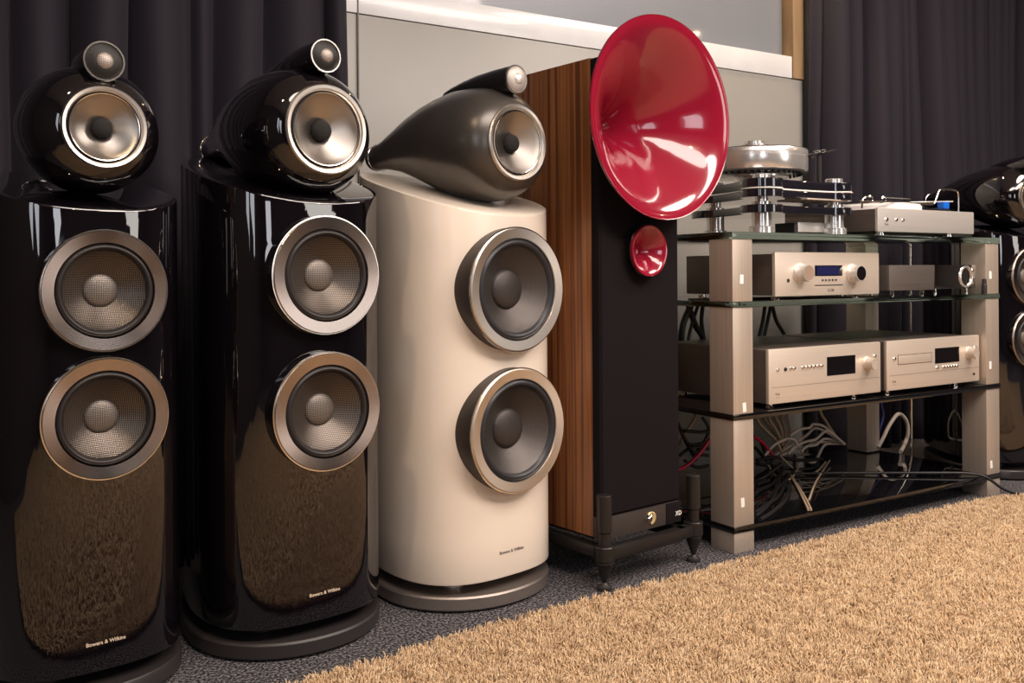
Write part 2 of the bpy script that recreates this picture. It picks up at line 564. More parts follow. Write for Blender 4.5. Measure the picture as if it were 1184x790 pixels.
def make_pile(P_, rmin, rmax, seed):
    """one mesh of bent three-sided yarns standing on the given points"""
    g = np.random.default_rng(seed)
    n = len(P_)
    hgt = g.uniform(0.018, 0.031, n)
    ang0 = g.uniform(0, 2 * PI, n)
    # neighbouring yarns lean together: a smooth field of lean direction
    fld = np.sin(P_[:, 0] * 61 + 2 * np.sin(P_[:, 1] * 47)) * 1.8 + np.cos(P_[:, 1] * 73 + P_[:, 0] * 31) * 1.6
    la = fld + g.normal(0, 0.7, n)
    lean = g.uniform(0.002, 0.016, n)
    rad = g.uniform(rmin, rmax, n)
    V = np.zeros((n, 4, 3, 3), np.float32)
    levels, bend, rsc = [0.0, 0.5, 0.85, 1.0], [0.0, 0.25, 0.75, 1.15], [0.9, 1.0, 0.95, 0.35]
    for li in range(4):
        cx_ = P_[:, 0] + np.cos(la) * lean * bend[li]
        cy_ = P_[:, 1] + np.sin(la) * lean * bend[li]
        cz_ = 0.008 + hgt * levels[li] * (1 - 0.25 * (lean / 0.016) * levels[li])
        for k in range(3):
            aa = ang0 + k * 2 * PI / 3 + li * 0.6
            V[:, li, k, 0] = cx_ + np.cos(aa) * rad * rsc[li]
            V[:, li, k, 1] = cy_ + np.sin(aa) * rad * rsc[li]
            V[:, li, k, 2] = cz_ + (0.0006 * k if li == 3 else 0)
    V = V.reshape(-1, 3)
    quad = np.array([(li * 3 + k, li * 3 + (k + 1) % 3, li * 3 + 3 + (k + 1) % 3, li * 3 + 3 + k) for li in range(3) for k in range(3)], np.int32)
    tri = np.array([[9, 10, 11]], np.int32)
    base = np.arange(n, dtype=np.int32) * 12
    Q = (base[:, None, None] + quad[None]).reshape(-1, 4)
    TR = (base[:, None, None] + tri[None]).reshape(-1, 3)
    me = bpy.data.meshes.new('pile')
    me.vertices.add(len(V))
    me.vertices.foreach_set('co', V.ravel())
    loops = np.concatenate([Q.ravel(), TR.ravel()])
    me.loops.add(len(loops))
    me.loops.foreach_set('vertex_index', loops)
    starts = np.concatenate([np.arange(len(Q)) * 4, len(Q) * 4 + np.arange(len(TR)) * 3])
    me.polygons.add(len(starts))
    me.polygons.foreach_set('loop_start', starts.astype(np.int32))
    me.polygons.foreach_set('use_smooth', np.ones(len(starts), bool))
    me.update(calc_edges=True)
    me.materials.append(M['yarn'])
    o = bpy.data.objects.new('pile', me)
    link(o, rug)
    o['kind'] = 'stuff'
    return o


def scatter(count, x0, x1, y0, y1, cond):
    out, c = [], 0
    while c < count:
        x = rng.uniform(x0, x1, 60000)
        y = rng.uniform(y0, y1, 60000)
        e = np.interp(x, [q[0] for q in EDGE], [q[1] for q in EDGE])
        ok = (y < e) & cond(x, y)
        out.append(np.stack([x[ok], y[ok]], 1))
        c += int(ok.sum())
    return np.concatenate(out)[:count]


near = lambda x, y: (np.abs(x) < 0.585 * y + 0.02) & (y > 1.45)
make_pile(scatter(108000, -0.75, 2.0, 1.45, 3.15, near), 0.0011, 0.0020, 1)
# the rest of the rug, outside the frame but mirrored in the glossy cabinets: coarser yarns
make_pile(scatter(34000, -1.6, 2.5, -1.0, 2.4, lambda x, y: ~near(x, y)), 0.005, 0.008, 2)


# ---------------------------------------------------------------- tower loudspeakers
def outline(wd, fr, bk, nf=2.75, nb=2.2, seg=72, sc=1.0):
    """plan outline, front at -Y; superellipse front, boat-shaped back"""
    P = []
    for k in range(seg):
        a = 2 * PI * k / seg
        c, s_ = math.cos(a), math.sin(a)
        if s_ <= 0:
            x = wd * math.copysign(abs(c) ** (2 / nf), c)
            y = -fr * abs(s_) ** (2 / nf)
        else:
            x = wd * math.copysign(abs(c) ** (2 / nb), c)
            y = bk * abs(s_) ** (2 / nb)
            x *= 1 - 0.35 * (y / bk) ** 1.5
        P.append((x, y))
    return P


def front_y(x, wd, fr, nf=2.75):
    q = max(0.0, 1 - abs(x / wd) ** nf)
    return -fr * q ** (1 / nf)


def tower(name, loc, a, wd, fr, bk, zt_f, zt_b, ring_off, woof, wR, head, mats, label, text_z, text_x=0.0, text_w=0.072,
          pl_w=None, pl_f=None, pl_b=None, ring_k=0.79, cap_k=0.28, pl_x=0.0):
    root = empty(name, (loc[0], loc[1], 0), math.radians(a), label, 'loudspeaker')
    # plinth
    pw = pl_w or wd * 1.06
    pf = pl_f or fr * 1.10
    pb = pl_b or bk * 0.98
    bm = bmesh.new()
    P = outline(pw, pf, pb, 2.1, 2.2)
    prof = [(0.988, 0.005), (1.0, 0.008), (1.0, 0.032), (0.985, 0.036)]
    rings = [[bm.verts.new((x * k, y * k, z)) for x, y in P] for k, z in prof]
    for r0, r1 in zip(rings[:-1], rings[1:]):
        for k in range(len(r0)):
            bm.faces.new((r0[k], r0[(k + 1) % len(r0)], r1[(k + 1) % len(r0)], r1[k]))
    bm.faces.new(rings[0])
    bm.faces.new(rings[-1])
    pl = finish(bm, 'plinth', mats['plinth'], root)
    for (fx, fy) in ((0, -pf * 0.8), (-pw * 0.6, pb * 0.3), (pw * 0.6, pb * 0.3)):
        lathe_obj('plinth_foot', cyl_prof(0.013, 0.0, 0.0055, 0.0006), M['plinth_black'], pl, (fx, fy, 0), seg=20)
    bm = bmesh.new()
    add_lathe(bm, cyl_prof(0.024, 0.0355, 0.0625, 0.0008), 28, mat=Matrix.Translation((-wd * 0.46, -fr * 0.45, 0)))
    finish(bm, 'pedestal', mats['ped'], root)
    box_obj('spacer', (-wd * 0.45, fr * 0.05, 0.0355), (wd * 0.45, bk * 0.6, 0.0625), M['plinth_black'], root)
    # column
    z0 = 0.061
    bm = bmesh.new()
    P = outline(wd, fr, bk)
    Lt = fr + bk

    def ztop(y):
        q = max(0, (y + fr) / Lt)
        return zt_f + (zt_b - zt_f) * (q ** 0.75)
    rings = []
    for k, dz in ((0.975, 0.0), (0.993, 0.0015), (1.0, 0.006)):
        rings.append([bm.verts.new((x * k, y * k, z0 + dz)) for x, y in P])
    nz = 10
    for j in range(1, nz + 1):
        f = j / nz
        rings.append([bm.verts.new((x, y, z0 + 0.006 + (ztop(y) - 0.004 - z0 - 0.006) * f)) for x, y in P])
    for k, dz in ((0.997, -0.001), (0.985, 0.0), (0.9, -0.0006), (0.7, -0.001), (0.45, -0.001), (0.2, -0.001)):
        rings.append([bm.verts.new((x * k, y * k, ztop(y * k) + dz)) for x, y in P])
    for r0, r1 in zip(rings[:-1], rings[1:]):
        for k in range(len(r0)):
            bm.faces.new((r0[k], r0[(k + 1) % len(r0)], r1[(k + 1) % len(r0)], r1[k]))
    bm.faces.new(rings[0])
    bm.faces.new(rings[-1])
    colm = finish(bm, 'column', mats['column'], root, ang=40)
    # round openings for the woofers, cut into the column
    bm = bmesh.new()
    for wz in woof:
        add_lathe(bm, [(0, -0.10), (wR * 0.985, -0.10), (wR * 0.985, 0.05), (0, 0.05)], 96, mat=Matrix.Translation((0, -ring_off, wz)) @ Matrix.Rotation(PI / 2, 4, 'X'))
    cutter = finish(bm, 'cutter', M['gap'], root, smooth=False)
    bo = colm.modifiers.new('holes', 'BOOLEAN')
    bo.operation = 'DIFFERENCE'
    bo.solver = 'EXACT'
    bo.object = cutter
    bpy.context.view_layer.update()
    dg = bpy.context.evaluated_depsgraph_get()
    cm = bpy.data.meshes.new_from_object(colm.evaluated_get(dg))
    colm.modifiers.clear()
    cm.set_sharp_from_angle(angle=math.radians(40))
    colm.data = cm
    bpy.data.objects.remove(cutter)
    # lettering wrapped on the curved front
    me = text_mesh('Bowers & Wilkins', 0.0098 * text_w / 0.072, 0.0003, bold=0.00012)
    xs = [v.co.x for v in me.vertices]
    sc = text_w / (max(xs) - min(xs))
    for v in me.vertices:
        x = v.co.x * sc + text_x
        v.co = Vector((x, front_y(x, wd, fr) - 0.0004 - v.co.z, text_z + v.co.y))
    me.materials.append(mats['letter'])
    lo = bpy.data.objects.new('lettering', me)
    link(lo, colm)
    # woofers
    for wz in woof:
        r = wR
        dep = ring_off - fr * 0.55
        ringp = [(r * 1.0, -0.004), (r * 1.0, 0.001), (r * 0.99, 0.0022), (r * (ring_k + 0.012), 0.000), (r * ring_k, -0.003)]
        ring = lathe_obj('woofer', ringp, mats['ring'], root, (0, -ring_off, wz), FWD, 96)
        lathe_obj('pod', [(r * 1.0, -dep), (r * 1.015, -0.012), (r * 1.012, -0.003), (r * 1.0, -0.002)], mats['pod'], ring, seg=96)
        lathe_obj('bezel_line', [(r * 1.0, -0.0045), (r * 1.022, -0.0045), (r * 1.026, -0.003), (r * 1.022, -0.0015), (r * 1.0, -0.0015)], mats['line'], ring, seg=96)
        so, si = r * ring_k, r * (ring_k - 0.125)
        sp = [(so + (si - so) * q, -0.006 + 0.007 * math.sin(PI * q)) for q in [i / 10 for i in range(11)]]
        lathe_obj('surround', sp, mats['surround'], ring, seg=72, ang=60)
        ck = r * cap_k
        cp = [(si + (ck - si) * q, -0.007 - (0.17 * r + 0.012) * (q ** 0.9)) for q in [i / 8 for i in range(9)]]
        lathe_obj('cone', cp, mats['cone'], ring, seg=72, ang=60)
        zc = cp[-1][1]
        dp = [(ck * 1.03, zc - 0.001)] + [(ck * math.cos(q), zc + ck * 0.30 * math.sin(q)) for q in [i * PI / 2 / 7 for i in range(7)]] + [(0, zc + ck * 0.30)]
        lathe_obj('dust_cap', dp, mats['cap'], ring, seg=48, ang=60)
    # head
    h = head
    hz, hl, hr, hm = h['z'], h['len'], h['r'], h['ring']
    y0 = -ring_off + h.get('dy', 0.0)
    bm = bmesh.new()
    prof = [(0.0, hm * 0.93, 0), (0.004, hm * 1.03, 0), (0.014, hm + (hr - hm) * 0.34, 0), (0.03, hm + (hr - hm) * 0.60, 0.0), (0.055, hm + (hr - hm) * 0.84, 0.002),
            (0.09, hr * 0.985, 0.004), (0.13, hr, 0.007), (0.18, hr * 0.975, 0.012), (0.24, hr * 0.885, 0.018), (0.30, hr * 0.765, 0.024), (0.37, hr * 0.605, 0.028),
            (0.44, hr * 0.44, 0.028), (0.50, hr * 0.32, 0.024), (0.545, hr * 0.255, 0.020), (0.575, hr * 0.25, 0.018), (0.58, hr * 0.235, 0.018), (0.581, hr * 0.1, 0.018)]
    sg = 64
    prev = None
    for (yy, rr, dz) in prof:
        yv = yy * hl / 0.58
        ring_ = [bm.verts.new((rr * math.cos(2 * PI * k / sg), y0 + yv, hz + dz + rr * math.sin(2 * PI * k / sg))) for k in range(sg)]
        if prev:
            for k in range(sg):
                bm.faces.new((prev[k], prev[(k + 1) % sg], ring_[(k + 1) % sg], ring_[k]))
        prev = ring_
    bm.faces.new(prev)
    hd = finish(bm, 'head', mats['head'], root, ang=60)
    tz = hz + 0.018
    ty = y0 + hl * 0.965
    tr = hr * 0.262
    lathe_obj('tail_ring', [(tr, -0.0014), (tr + 0.0012, -0.0006), (tr + 0.0012, 0.0006), (tr, 0.0014)], M['chrome_line'], hd, (0, ty, tz), FWD, 40)
    # midrange driver
    mr = lathe_obj('midrange_driver', [(hm, -0.004), (hm, 0.001), (hm * 0.97, 0.0045), (hm * 0.90, 0.0035), (hm * 0.855, -0.002)], mats['mring'], root, (0, y0, hz), FWD, 80)
    lathe_obj('gap_ring', [(hm * 0.86, -0.0015), (hm * 0.84, -0.004), (hm * 0.815, -0.001)], M['rubber'], mr, seg=64)
    lathe_obj('cone_rim', [(hm * 0.822, -0.002), (hm * 0.815, 0.0015), (hm * 0.795, 0.001), (hm * 0.785, -0.002)], M['chrome_line'], mr, seg=64)
    cp = [(hm * (0.79 - 0.56 * q), -0.001 - hm * 0.30 * q ** 0.85) for q in [i / 8 for i in range(9)]]
    lathe_obj('cone', cp, M['mid_cone'], mr, seg=72, ang=60)
    zc = cp[-1][1]
    pr = hm * 0.232
    lathe_obj('phase_plug', [(pr * 0.95, zc - 0.003), (pr, zc + 0.006)] + [(pr * math.cos(q), zc + 0.008 + pr * 0.55 * math.sin(q)) for q in [i * PI / 2 / 6 for i in range(6)]] + [(0, zc + 0.008 + pr * 0.55)], M['plug'], mr, seg=40, ang=60)
    # tweeter housing lying on the head
    tR, tZ = h['tr'], h['tz']
    tl = h.get('tl', 0.27)
    ty0 = y0 + h.get('tdy', 0.004)
    bm = bmesh.new()
    prev = None
    for q, rr, dz in [(0, 0.97, 0), (0.02, 1.0, 0), (0.25, 0.99, 0.0), (0.45, 0.90, 0.02), (0.65, 0.70, 0.05), (0.85, 0.42, 0.06), (0.97, 0.2, 0.05), (1.0, 0.05, 0.02)]:
        rr *= tR
        ring_ = [bm.verts.new((rr * math.cos(2 * PI * k / 40), ty0 + q * tl, tZ + dz * tR + rr * math.sin(2 * PI * k / 40))) for k in range(40)]
        if prev:
            for k in range(40):
                bm.faces.new((prev[k], prev[(k + 1) % 40], ring_[(k + 1) % 40], ring_[k]))
        else:
            bm.faces.new(ring_)
        prev = ring_
    bm.faces.new(prev)
    tw = finish(bm, 'tweeter', mats['tweeter'], root, ang=50)
    lathe_obj('trim_ring', [(tR * 0.90, 0.0), (tR * 0.93, 0.002), (tR * 1.01, 0.002), (tR * 1.035, 0), (tR * 1.02, -0.003), (tR * 0.99, -0.003)], M['chrome_line'], tw, (0, ty0 - 0.001, tZ), FWD, 56)
    if h['silver']:
        lathe_obj('grille_dome', [(tR * 0.93 * math.cos(q), tR * 0.30 * math.sin(q)) for q in [i * PI / 2 / 8 for i in range(8)]] + [(0, tR * 0.30)], M['silver_dome'], tw, (0, ty0, tZ), FWD, 48, 60)
        lathe_obj('dome', [(tR * 0.40 * math.cos(q), tR * 0.22 + tR * 0.20 * math.sin(q)) for q in [i * PI / 2 / 8 for i in range(8)]] + [(0, tR * 0.42)], M['silver'], tw, (0, ty0, tZ), FWD, 48, 60)
    else:
        lathe_obj('grille_dome', [(tR * 0.93, 0.0), (tR * 0.85, tR * 0.05), (tR * 0.6, tR * 0.16), (tR * 0.42, tR * 0.2)] + [(0, tR * 0.2)], M['mesh_dark'], tw, (0, ty0, tZ), FWD, 48, 60)
        lathe_obj('dome', [(tR * 0.42 * math.cos(q), tR * 0.17 + tR * 0.22 * math.sin(q)) for q in [i * PI / 2 / 8 for i in range(8)]] + [(0, tR * 0.39)], M['mesh_silver'], tw, (0, ty0, tZ), FWD, 48, 60)
    return root


black = dict(plinth=M['plinth_black'], ped=M['plinth_black'], column=M['gloss_black'], letter=M['letter_gold'], ring=M['steel_warm'], pod=M['pod_black'],
             line=M['chrome_line'], surround=M['rubber'], cone=M['weave'], cap=M['weave_cap'], head=M['gloss_black'], mring=M['steel'], tweeter=M['gloss_black'])
cream = dict(plinth=M['plinth_grey'], ped=M['silver'], column=M['cream'], letter=M['letter_grey'], ring=M['steel'], pod=M['pod_brown'],
             line=M['chrome_line'], surround=M['rubber_blue'], cone=M['cone_dark'], cap=M['cap_dark'], head=M['bronze_satin'], mring=M['steel'], tweeter=M['tweeter_dark'])

tower('tower_speaker', (-0.822, 1.772), 39, 0.168, 0.163, 0.33, 0.872, 0.985, 0.178, (0.730, 0.506), 0.105,
      dict(z=1.016, len=0.50, r=0.117, ring=0.0725, tr=0.0345, tz=1.132, silver=False, tl=0.2), black,
      'gloss black tower speaker at the left edge of the room with a round ball head', 0.109, 0.0, 0.066)
tower('tower_speaker', (-0.499, 2.02), 40, 0.190, 0.184, 0.37, 0.900, 1.048, 0.205, (0.754, 0.482), 0.1165,
      dict(z=1.045, len=0.58, r=0.134, ring=0.090, tr=0.033, tz=1.192, silver=False), black,
      'gloss black tower speaker standing next to the cream one, with a teardrop head', 0.113, 0.0, 0.068)
tower('tower_speaker', (-0.128, 2.28), 42, 0.202, 0.184, 0.36, 0.888, 1.030, 0.214, (0.718, 0.398), 0.1395,
      dict(z=1.052, len=0.58, r=0.135, ring=0.087, tr=0.032, tz=1.196, silver=True), cream,
      'cream white tower speaker with a bronze grey teardrop head and silver woofer rings', 0.116, 0.0, 0.074, ring_k=0.83, cap_k=0.33)
a4 = math.radians(20)
n4 = (math.sin(a4), -math.cos(a4))
tower('tower_speaker', (1.875 - n4[0] * 0.178, 3.35 - n4[1] * 0.178), 20, 0.168, 0.170, 0.33, 0.872, 0.985, 0.178, (0.730, 0.506), 0.105,
      dict(z=1.016, len=0.50, r=0.117, ring=0.0725, tr=0.0345, tz=1.132, silver=False, tl=0.2), black,
      'gloss black tower speaker right of the hi-fi rack, cut off by the frame', 0.109, 0.0, 0.066)

# ---------------------------------------------------------------- horn loudspeaker
hs = empty('horn_speaker', (0.192, 2.255, 0), math.radians(39), 'striped walnut horn speaker with a big red horn, beside the cream tower', 'loudspeaker')
CW, CD, ZB, ZT = 0.283, 0.315, 0.116, 1.274
box_obj('cabinet', (0, 0, ZB), (CW, CD, ZT), M['wood'], hs, 0.0015)


HP = [(1.0, 0.0), (0.975, 0.004), (0.94, 0.012), (0.90, 0.030), (0.84, 0.068), (0.76, 0.130), (0.66, 0.215), (0.55, 0.315), (0.42, 0.45), (0.30, 0.60), (0.18, 0.78), (0.10, 0.92), (0.05, 1.02)]
_r = np.array([p_[0] for p_ in HP][::-1])
_d = np.array([p_[1] for p_ in HP][::-1])
_g = np.linspace(0.05, 1.0, 300)
_dd = np.interp(_g, _r, _d)
for _ in range(5):
    _pad = np.pad(_dd, 5, mode='edge')
    _sm = np.convolve(_pad, np.ones(11) / 11, 'valid')
    _sm[:6] = _dd[:6]
    _sm[-6:] = _dd[-6:]
    _dd = _sm
_dd[-12:] = np.linspace(_dd[-12], 0, 12)


def tract(R_, r):
    return -R_ * float(np.interp(r / R_, _g, _dd))


def r_at(R_, depth):
    lo, hi = 0.01, R_
    for _ in range(40):
        mid = (lo + hi) / 2
        if -tract(R_, mid) > depth: lo = mid
        else: hi = mid
    return lo


BIG = dict(R=0.247, z=1.1285, d=0.081)
SM = dict(R=0.0627, z=0.808, d=0.030)
cx = CW / 2
# black baffle: front face with two round openings, so that the horns run into the cabinet
bm = bmesh.new()
yf, yb = -0.030, -0.001
zg = 0.167


def ring_pts(cz, r, y, n=64):
    return [bm.verts.new((cx + r * math.cos(2 * PI * k / n), y, cz + r * math.sin(2 * PI * k / n))) for k in range(n)]


def rect(y, ins=0.0):
    x0, x1, za, zb = ins, CW - ins, zg + ins, ZT - 0.001 - ins
    rr = 0.006
    out = []
    for (qx, qz, a0) in ((x1 - rr, zb - rr, 0), (x0 + rr, zb - rr, 90), (x0 + rr, za + rr, 180), (x1 - rr, za + rr, 270)):
        for k in range(4):
            a = math.radians(a0 + k * 30)
            out.append(bm.verts.new((qx + rr * math.cos(a), y, qz + rr * math.sin(a))))
    return out


def loop_edges(vs):
    return [bm.edges.new((vs[k], vs[(k + 1) % len(vs)])) for k in range(len(vs))]


o1 = rect(yf, 0.006)
o2 = rect(yf + 0.006, 0.0)
o3 = rect(yb, 0.0)
rb = r_at(BIG['R'], BIG['d']) + 0.006
rs = r_at(SM['R'], SM['d']) + 0.004
h1 = ring_pts(BIG['z'], rb, yf)
h2 = ring_pts(SM['z'], rs, yf, 48)
es = loop_edges(o1) + loop_edges(h1) + loop_edges(h2)
bmesh.ops.triangle_fill(bm, use_beauty=True, edges=es, normal=(0, -1, 0))
for a_, b_ in ((o1, o2), (o2, o3)):
    for k in range(len(a_)):
        bm.faces.new((a_[k], a_[(k + 1) % len(a_)], b_[(k + 1) % len(a_)], b_[k]))
for hh, cz, r in ((h1, BIG['z'], rb), (h2, SM['z'], rs)):
    bk_ = ring_pts(cz, r, yf + 0.02, len(hh))
    for k in range(len(hh)):
        bm.faces.new((hh[k], hh[(k + 1) % len(hh)], bk_[(k + 1) % len(hh)], bk_[k]))
finish(bm, 'grille', M['cloth_black'], hs, smooth=False)


def horn(P, name, throat, label):
    R_ = P['R']
    rs_ = []
    n = 64
    for i in range(n + 1):
        q = i / n
        r = throat + (R_ * 0.998 - throat) * q
        rs_.append((r, tract(R_, r)))
    inner = rs_
    lip = [(R_ * 1.0, 0.0005), (R_ * 1.004, -0.002), (R_ * 1.0, -0.006)]
    outer = [(r + 0.004, z - 0.006) for r, z in reversed(rs_) if -z < P['d'] - 0.008 and r < R_ * 0.985]
    bm = bmesh.new()
    add_lathe(bm, inner + lip, 128, 0)
    add_lathe(bm, [lip[-1]] + outer, 128, 1)
    o = finish(bm, name, [M['red'], M['red_dark']], hs, (cx, -0.030 - P['d'], P['z']), FWD, 60)
    o['label'] = label
    lathe_obj('throat', [(throat * 1.02, inner[0][1] + 0.0005), (0, inner[0][1] + 0.0005)], M['red'], o, seg=32)
    return o


horn(BIG, 'large_horn', 0.020, 'large glossy red flared horn')
sh = horn(SM, 'small_horn', 0.010, 'small glossy red horn below the large one')
lathe_obj('collar', [(0.053, -0.030), (0.053, -0.020), (0.046, -0.0185)], M['red_dark'], sh, seg=56)
# cut the cabinet where the horns enter: an open-fronted box instead of a solid one
cab = [c for c in hs.children if c.name.startswith('cabinet')][0]
bmc = bmesh.new()
bmc.from_mesh(cab.data)
kill = [f for f in bmc.faces if f.normal.y < -0.99]
bmesh.ops.delete(bmc, geom=kill, context='FACES')
bmc.to_mesh(cab.data)
bmc.free()
box_obj('base_panel', (0.0, -0.030, 0.112), (CW * 0.985, -0.0005, 0.166), M['plinth_bar'], hs, 0.002)
box_obj('end_block', (CW * 0.80, -0.0315, 0.113), (CW, -0.0295, 0.165), M['cloth_black'], hs, 0.0005)
# emblem: pale gold crescent with a small pin
bm = bmesh.new()
for k in range(18):
    a0 = math.radians(-70 + k * 200 / 17)
    wv = 0.0045 * math.sin(PI * (k + 0.5) / 18) + 0.0015
    x_, z_ = -0.0 + 0.0095 * math.sin(a0 + 0.6), 0.0095 * math.cos(a0 + 0.6)
    add_box(bm, (x_ - wv, -0.004, z_ - 0.0022), (x_ + wv * 0.6, 0, z_ + 0.0022), 0.0008, 1)
finish(bm, 'emblem', M['gold'], hs, (0.168, -0.030, 0.139)).scale = (1.4, 1.0, 1.4)
bm = bmesh.new()
add_tube(bm, [(-0.004, 0, 0.0), (-0.016, -0.006, 0.003), (-0.024, -0.008, 0.006)], 0.0024, 8)
add_tube(bm, [(-0.014, -0.004, 0.0), (-0.004, -0.006, 0.008), (0.002, -0.004, 0.013)], 0.0018, 8)
finish(bm, 'emblem_pin', M['chrome'], hs, (0.168, -0.032, 0.139))
me = text_mesh('XD', 0.016, 0.0004, bold=0.0002)
for v in me.vertices:
    v.co = Vector((v.co.x, -v.co.z, v.co.y))
me.materials.append(M['white'])
lo = bpy.data.objects.new('lettering', me)
link(lo, hs)
lo.location = (0.272, -0.0322, 0.130)
# floor frame: bars, front and rear leg posts with cones and discs
FR = M['frame_metal']
bm = bmesh.new()
add_box(bm, (-0.012, -0.062, 0.072), (0.012, CD + 0.03, 0.100), 0.003)
add_box(bm, (-0.012, -0.056, 0.069), (0.262, -0.028, 0.101), 0.004)
add_box(bm, (-0.012, CD + 0.01, 0.072), (0.31, CD + 0.035, 0.100), 0.003)
add_box(bm, (0.262, -0.052, 0.072), (0.286, CD + 0.03, 0.100), 0.003)
t_ = bmesh.new()
bmesh.ops.create_cube(t_, size=1)
for v in t_.verts:
    v.co = Vector((v.co.x * 0.085, v.co.y * 0.024, v.co.z * 0.028))
merge(bm, t_, 0, Matrix.Translation((0.302, -0.036, 0.086)) @ Matrix.Rotation(math.radians(4), 4, 'Z'))
add_box(bm, (0.03, 0.03, 0.100), (CW - 0.03, CD - 0.03, 0.117), 0.001)
finish(bm, 'floor_frame', FR, hs)
for (px, py) in ((-0.003, -0.040), (0.330, -0.032), (-0.003, CD + 0.02), (0.330, CD + 0.02)):
    lg = lathe_obj('leg', [(0, 0.226), (0.0162, 0.226), (0.0186, 0.224), (0.0186, 0.139), (0.0162, 0.137), (0.0150, 0.136), (0.0150, 0.105), (0.0228, 0.105), (0.0246, 0.103),
                           (0.0246, 0.071), (0.0216, 0.068), (0.0222, 0.064), (0.0186, 0.058), (0.0180, 0.054), (0.0048, 0.016), (0, 0.015)], FR, hs, (px, py, 0), seg=36)
    lathe_obj('floor_disc', [(0, 0.0), (0.0165, 0.0), (0.0185, 0.003), (0.0180, 0.009), (0.009, 0.013), (0.005, 0.018), (0, 0.018)], M['plinth_black'], lg, seg=32)

# ---------------------------------------------------------------- hi-fi rack
rack = rk_empty('hifi_rack', 0, 0, 0, 'four-tier hi-fi rack with brushed aluminium posts and glass shelves, right of the horn speaker', 'rack')
LV = [(0.054, 0.071), (0.356, 0.372), (0.658, 0.674), (0.842, 0.862)]
PW, PD = 0.076, 0.090
RW, RD = 1.238, 0.56
seg_z = [(0.0, 0.054), (0.071, 0.356), (0.372, 0.658), (0.674, 0.842)]
st = {(0, 1): (0.027, 0.134), (0, 2): (0.036, 0.389), (0, 3): (0.029, 0.734), (1, 1): (0.020, 0.104), (1, 2): (0.018, 0.436), (1, 3): (0.022, 0.737)}
for pi_, (px, py) in enumerate(((0, 0), (RW - PW, 0), (0, RD - PD), (RW - PW, RD - PD))):
    for si_, (za, zb) in enumerate(seg_z):
        nm = 'foot_block' if si_ == 0 else 'post'
        o = box_obj(nm, (px + 0.0015, py + 0.002, za), (px + PW, py + PD, zb), M['post'], rack, 0.0015)
        if (pi_, si_) in st:
            sx, sz = st[(pi_, si_)]
            tl_ = random.uniform(-0.12, 0.12)
            bm = bmesh.new()
            add_box(bm, (-0.0065, -0.0006, -0.0125), (0.0065, 0.0, 0.0125), 0)
            finish(bm, 'sticker', M['white'], o, (px + sx + 0.006, py + 0.0018, sz), (0, tl_, 0))
for i, (za, zb) in enumerate(LV):
    bm = bmesh.new()
    add_box(bm, (-0.001, -0.001, za + 0.0002), (RW + 0.003, RD, zb - 0.0002), 0.0018)
    o = finish(bm, 'shelf', M['shelf_glass'] if i >= 2 else M['shelf_black'], rack)
    o['label'] = 'clear green-edged glass shelf' if i >= 2 else 'black glass shelf'
bm = bmesh.new()
for s_ in (0.50, 0.86):
    add_lathe(bm, cyl_prof(0.006, 0.8415, 0.8625, 0.0005), 16, mat=Matrix.Translation((s_, 0.010, 0)))
o = rk_empty('rod_stand', 1.36, 0.42, 0, 'thin upright metal rod standing behind the rack', 'rod')
lathe_obj('rod', cyl_prof(0.0045, 0.004, 0.865, 0.001), M['chrome_line'], o, seg=16)
lathe_obj('rod_base', cyl_prof(0.05, 0.0, 0.006, 0.001), M['plinth_black'], o, seg=32)
bm.free()


def feet(root, pts_, z0, z1, r=0.014, m=None):
    for (fx, fy) in pts_:
        lathe_obj('foot', [(0, z0), (r, z0), (r, z0 + (z1 - z0) * 0.45), (r * 0.8, z0 + (z1 - z0) * 0.55), (r * 0.8, z1), (0, z1)], m or M['chrome'], root, (fx, fy, 0), seg=24)


def knob(root, name, x, z, r, ln, m_side, m_face, y=0.0):
    k = lathe_obj(name, [(r * 1.15, 0), (r * 1.15, 0.003), (r * 1.02, 0.005), (r * 1.02, ln * 0.25), (r * 0.97, ln * 0.3), (r * 0.97, ln - 0.002), (r * 0.93, ln), (r * 0.86, ln)], m_side, root, (x, y, z), FWD, 48)
    lathe_obj('knob_face', [(r * 0.87, ln - 0.0005), (0, ln - 0.0012)], m_face, k, seg=40)
    return k


def button(root, x, z, r=0.004, m=None, y=0.0):
    b = lathe_obj('button', [(r * 1.25, 0.0), (r * 1.25, 0.0008), (r, 0.001), (r, 0.0035), (r * 0.8, 0.004), (0, 0.004)], m or M['chrome'], root, (x, y, z), FWD, 20)
    return b


def print_text(root, body, size, x, z, m, y=-0.0003):
    me = text_mesh(body, size, 0.0002, bold=0.00008)
    for v in me.vertices:
        v.co = Vector((v.co.x, -v.co.z, v.co.y))
    me.materials.append(m)
    o = bpy.data.objects.new('lettering', me)
    link(o, root)
    o.location = (x, y, z)
    return o


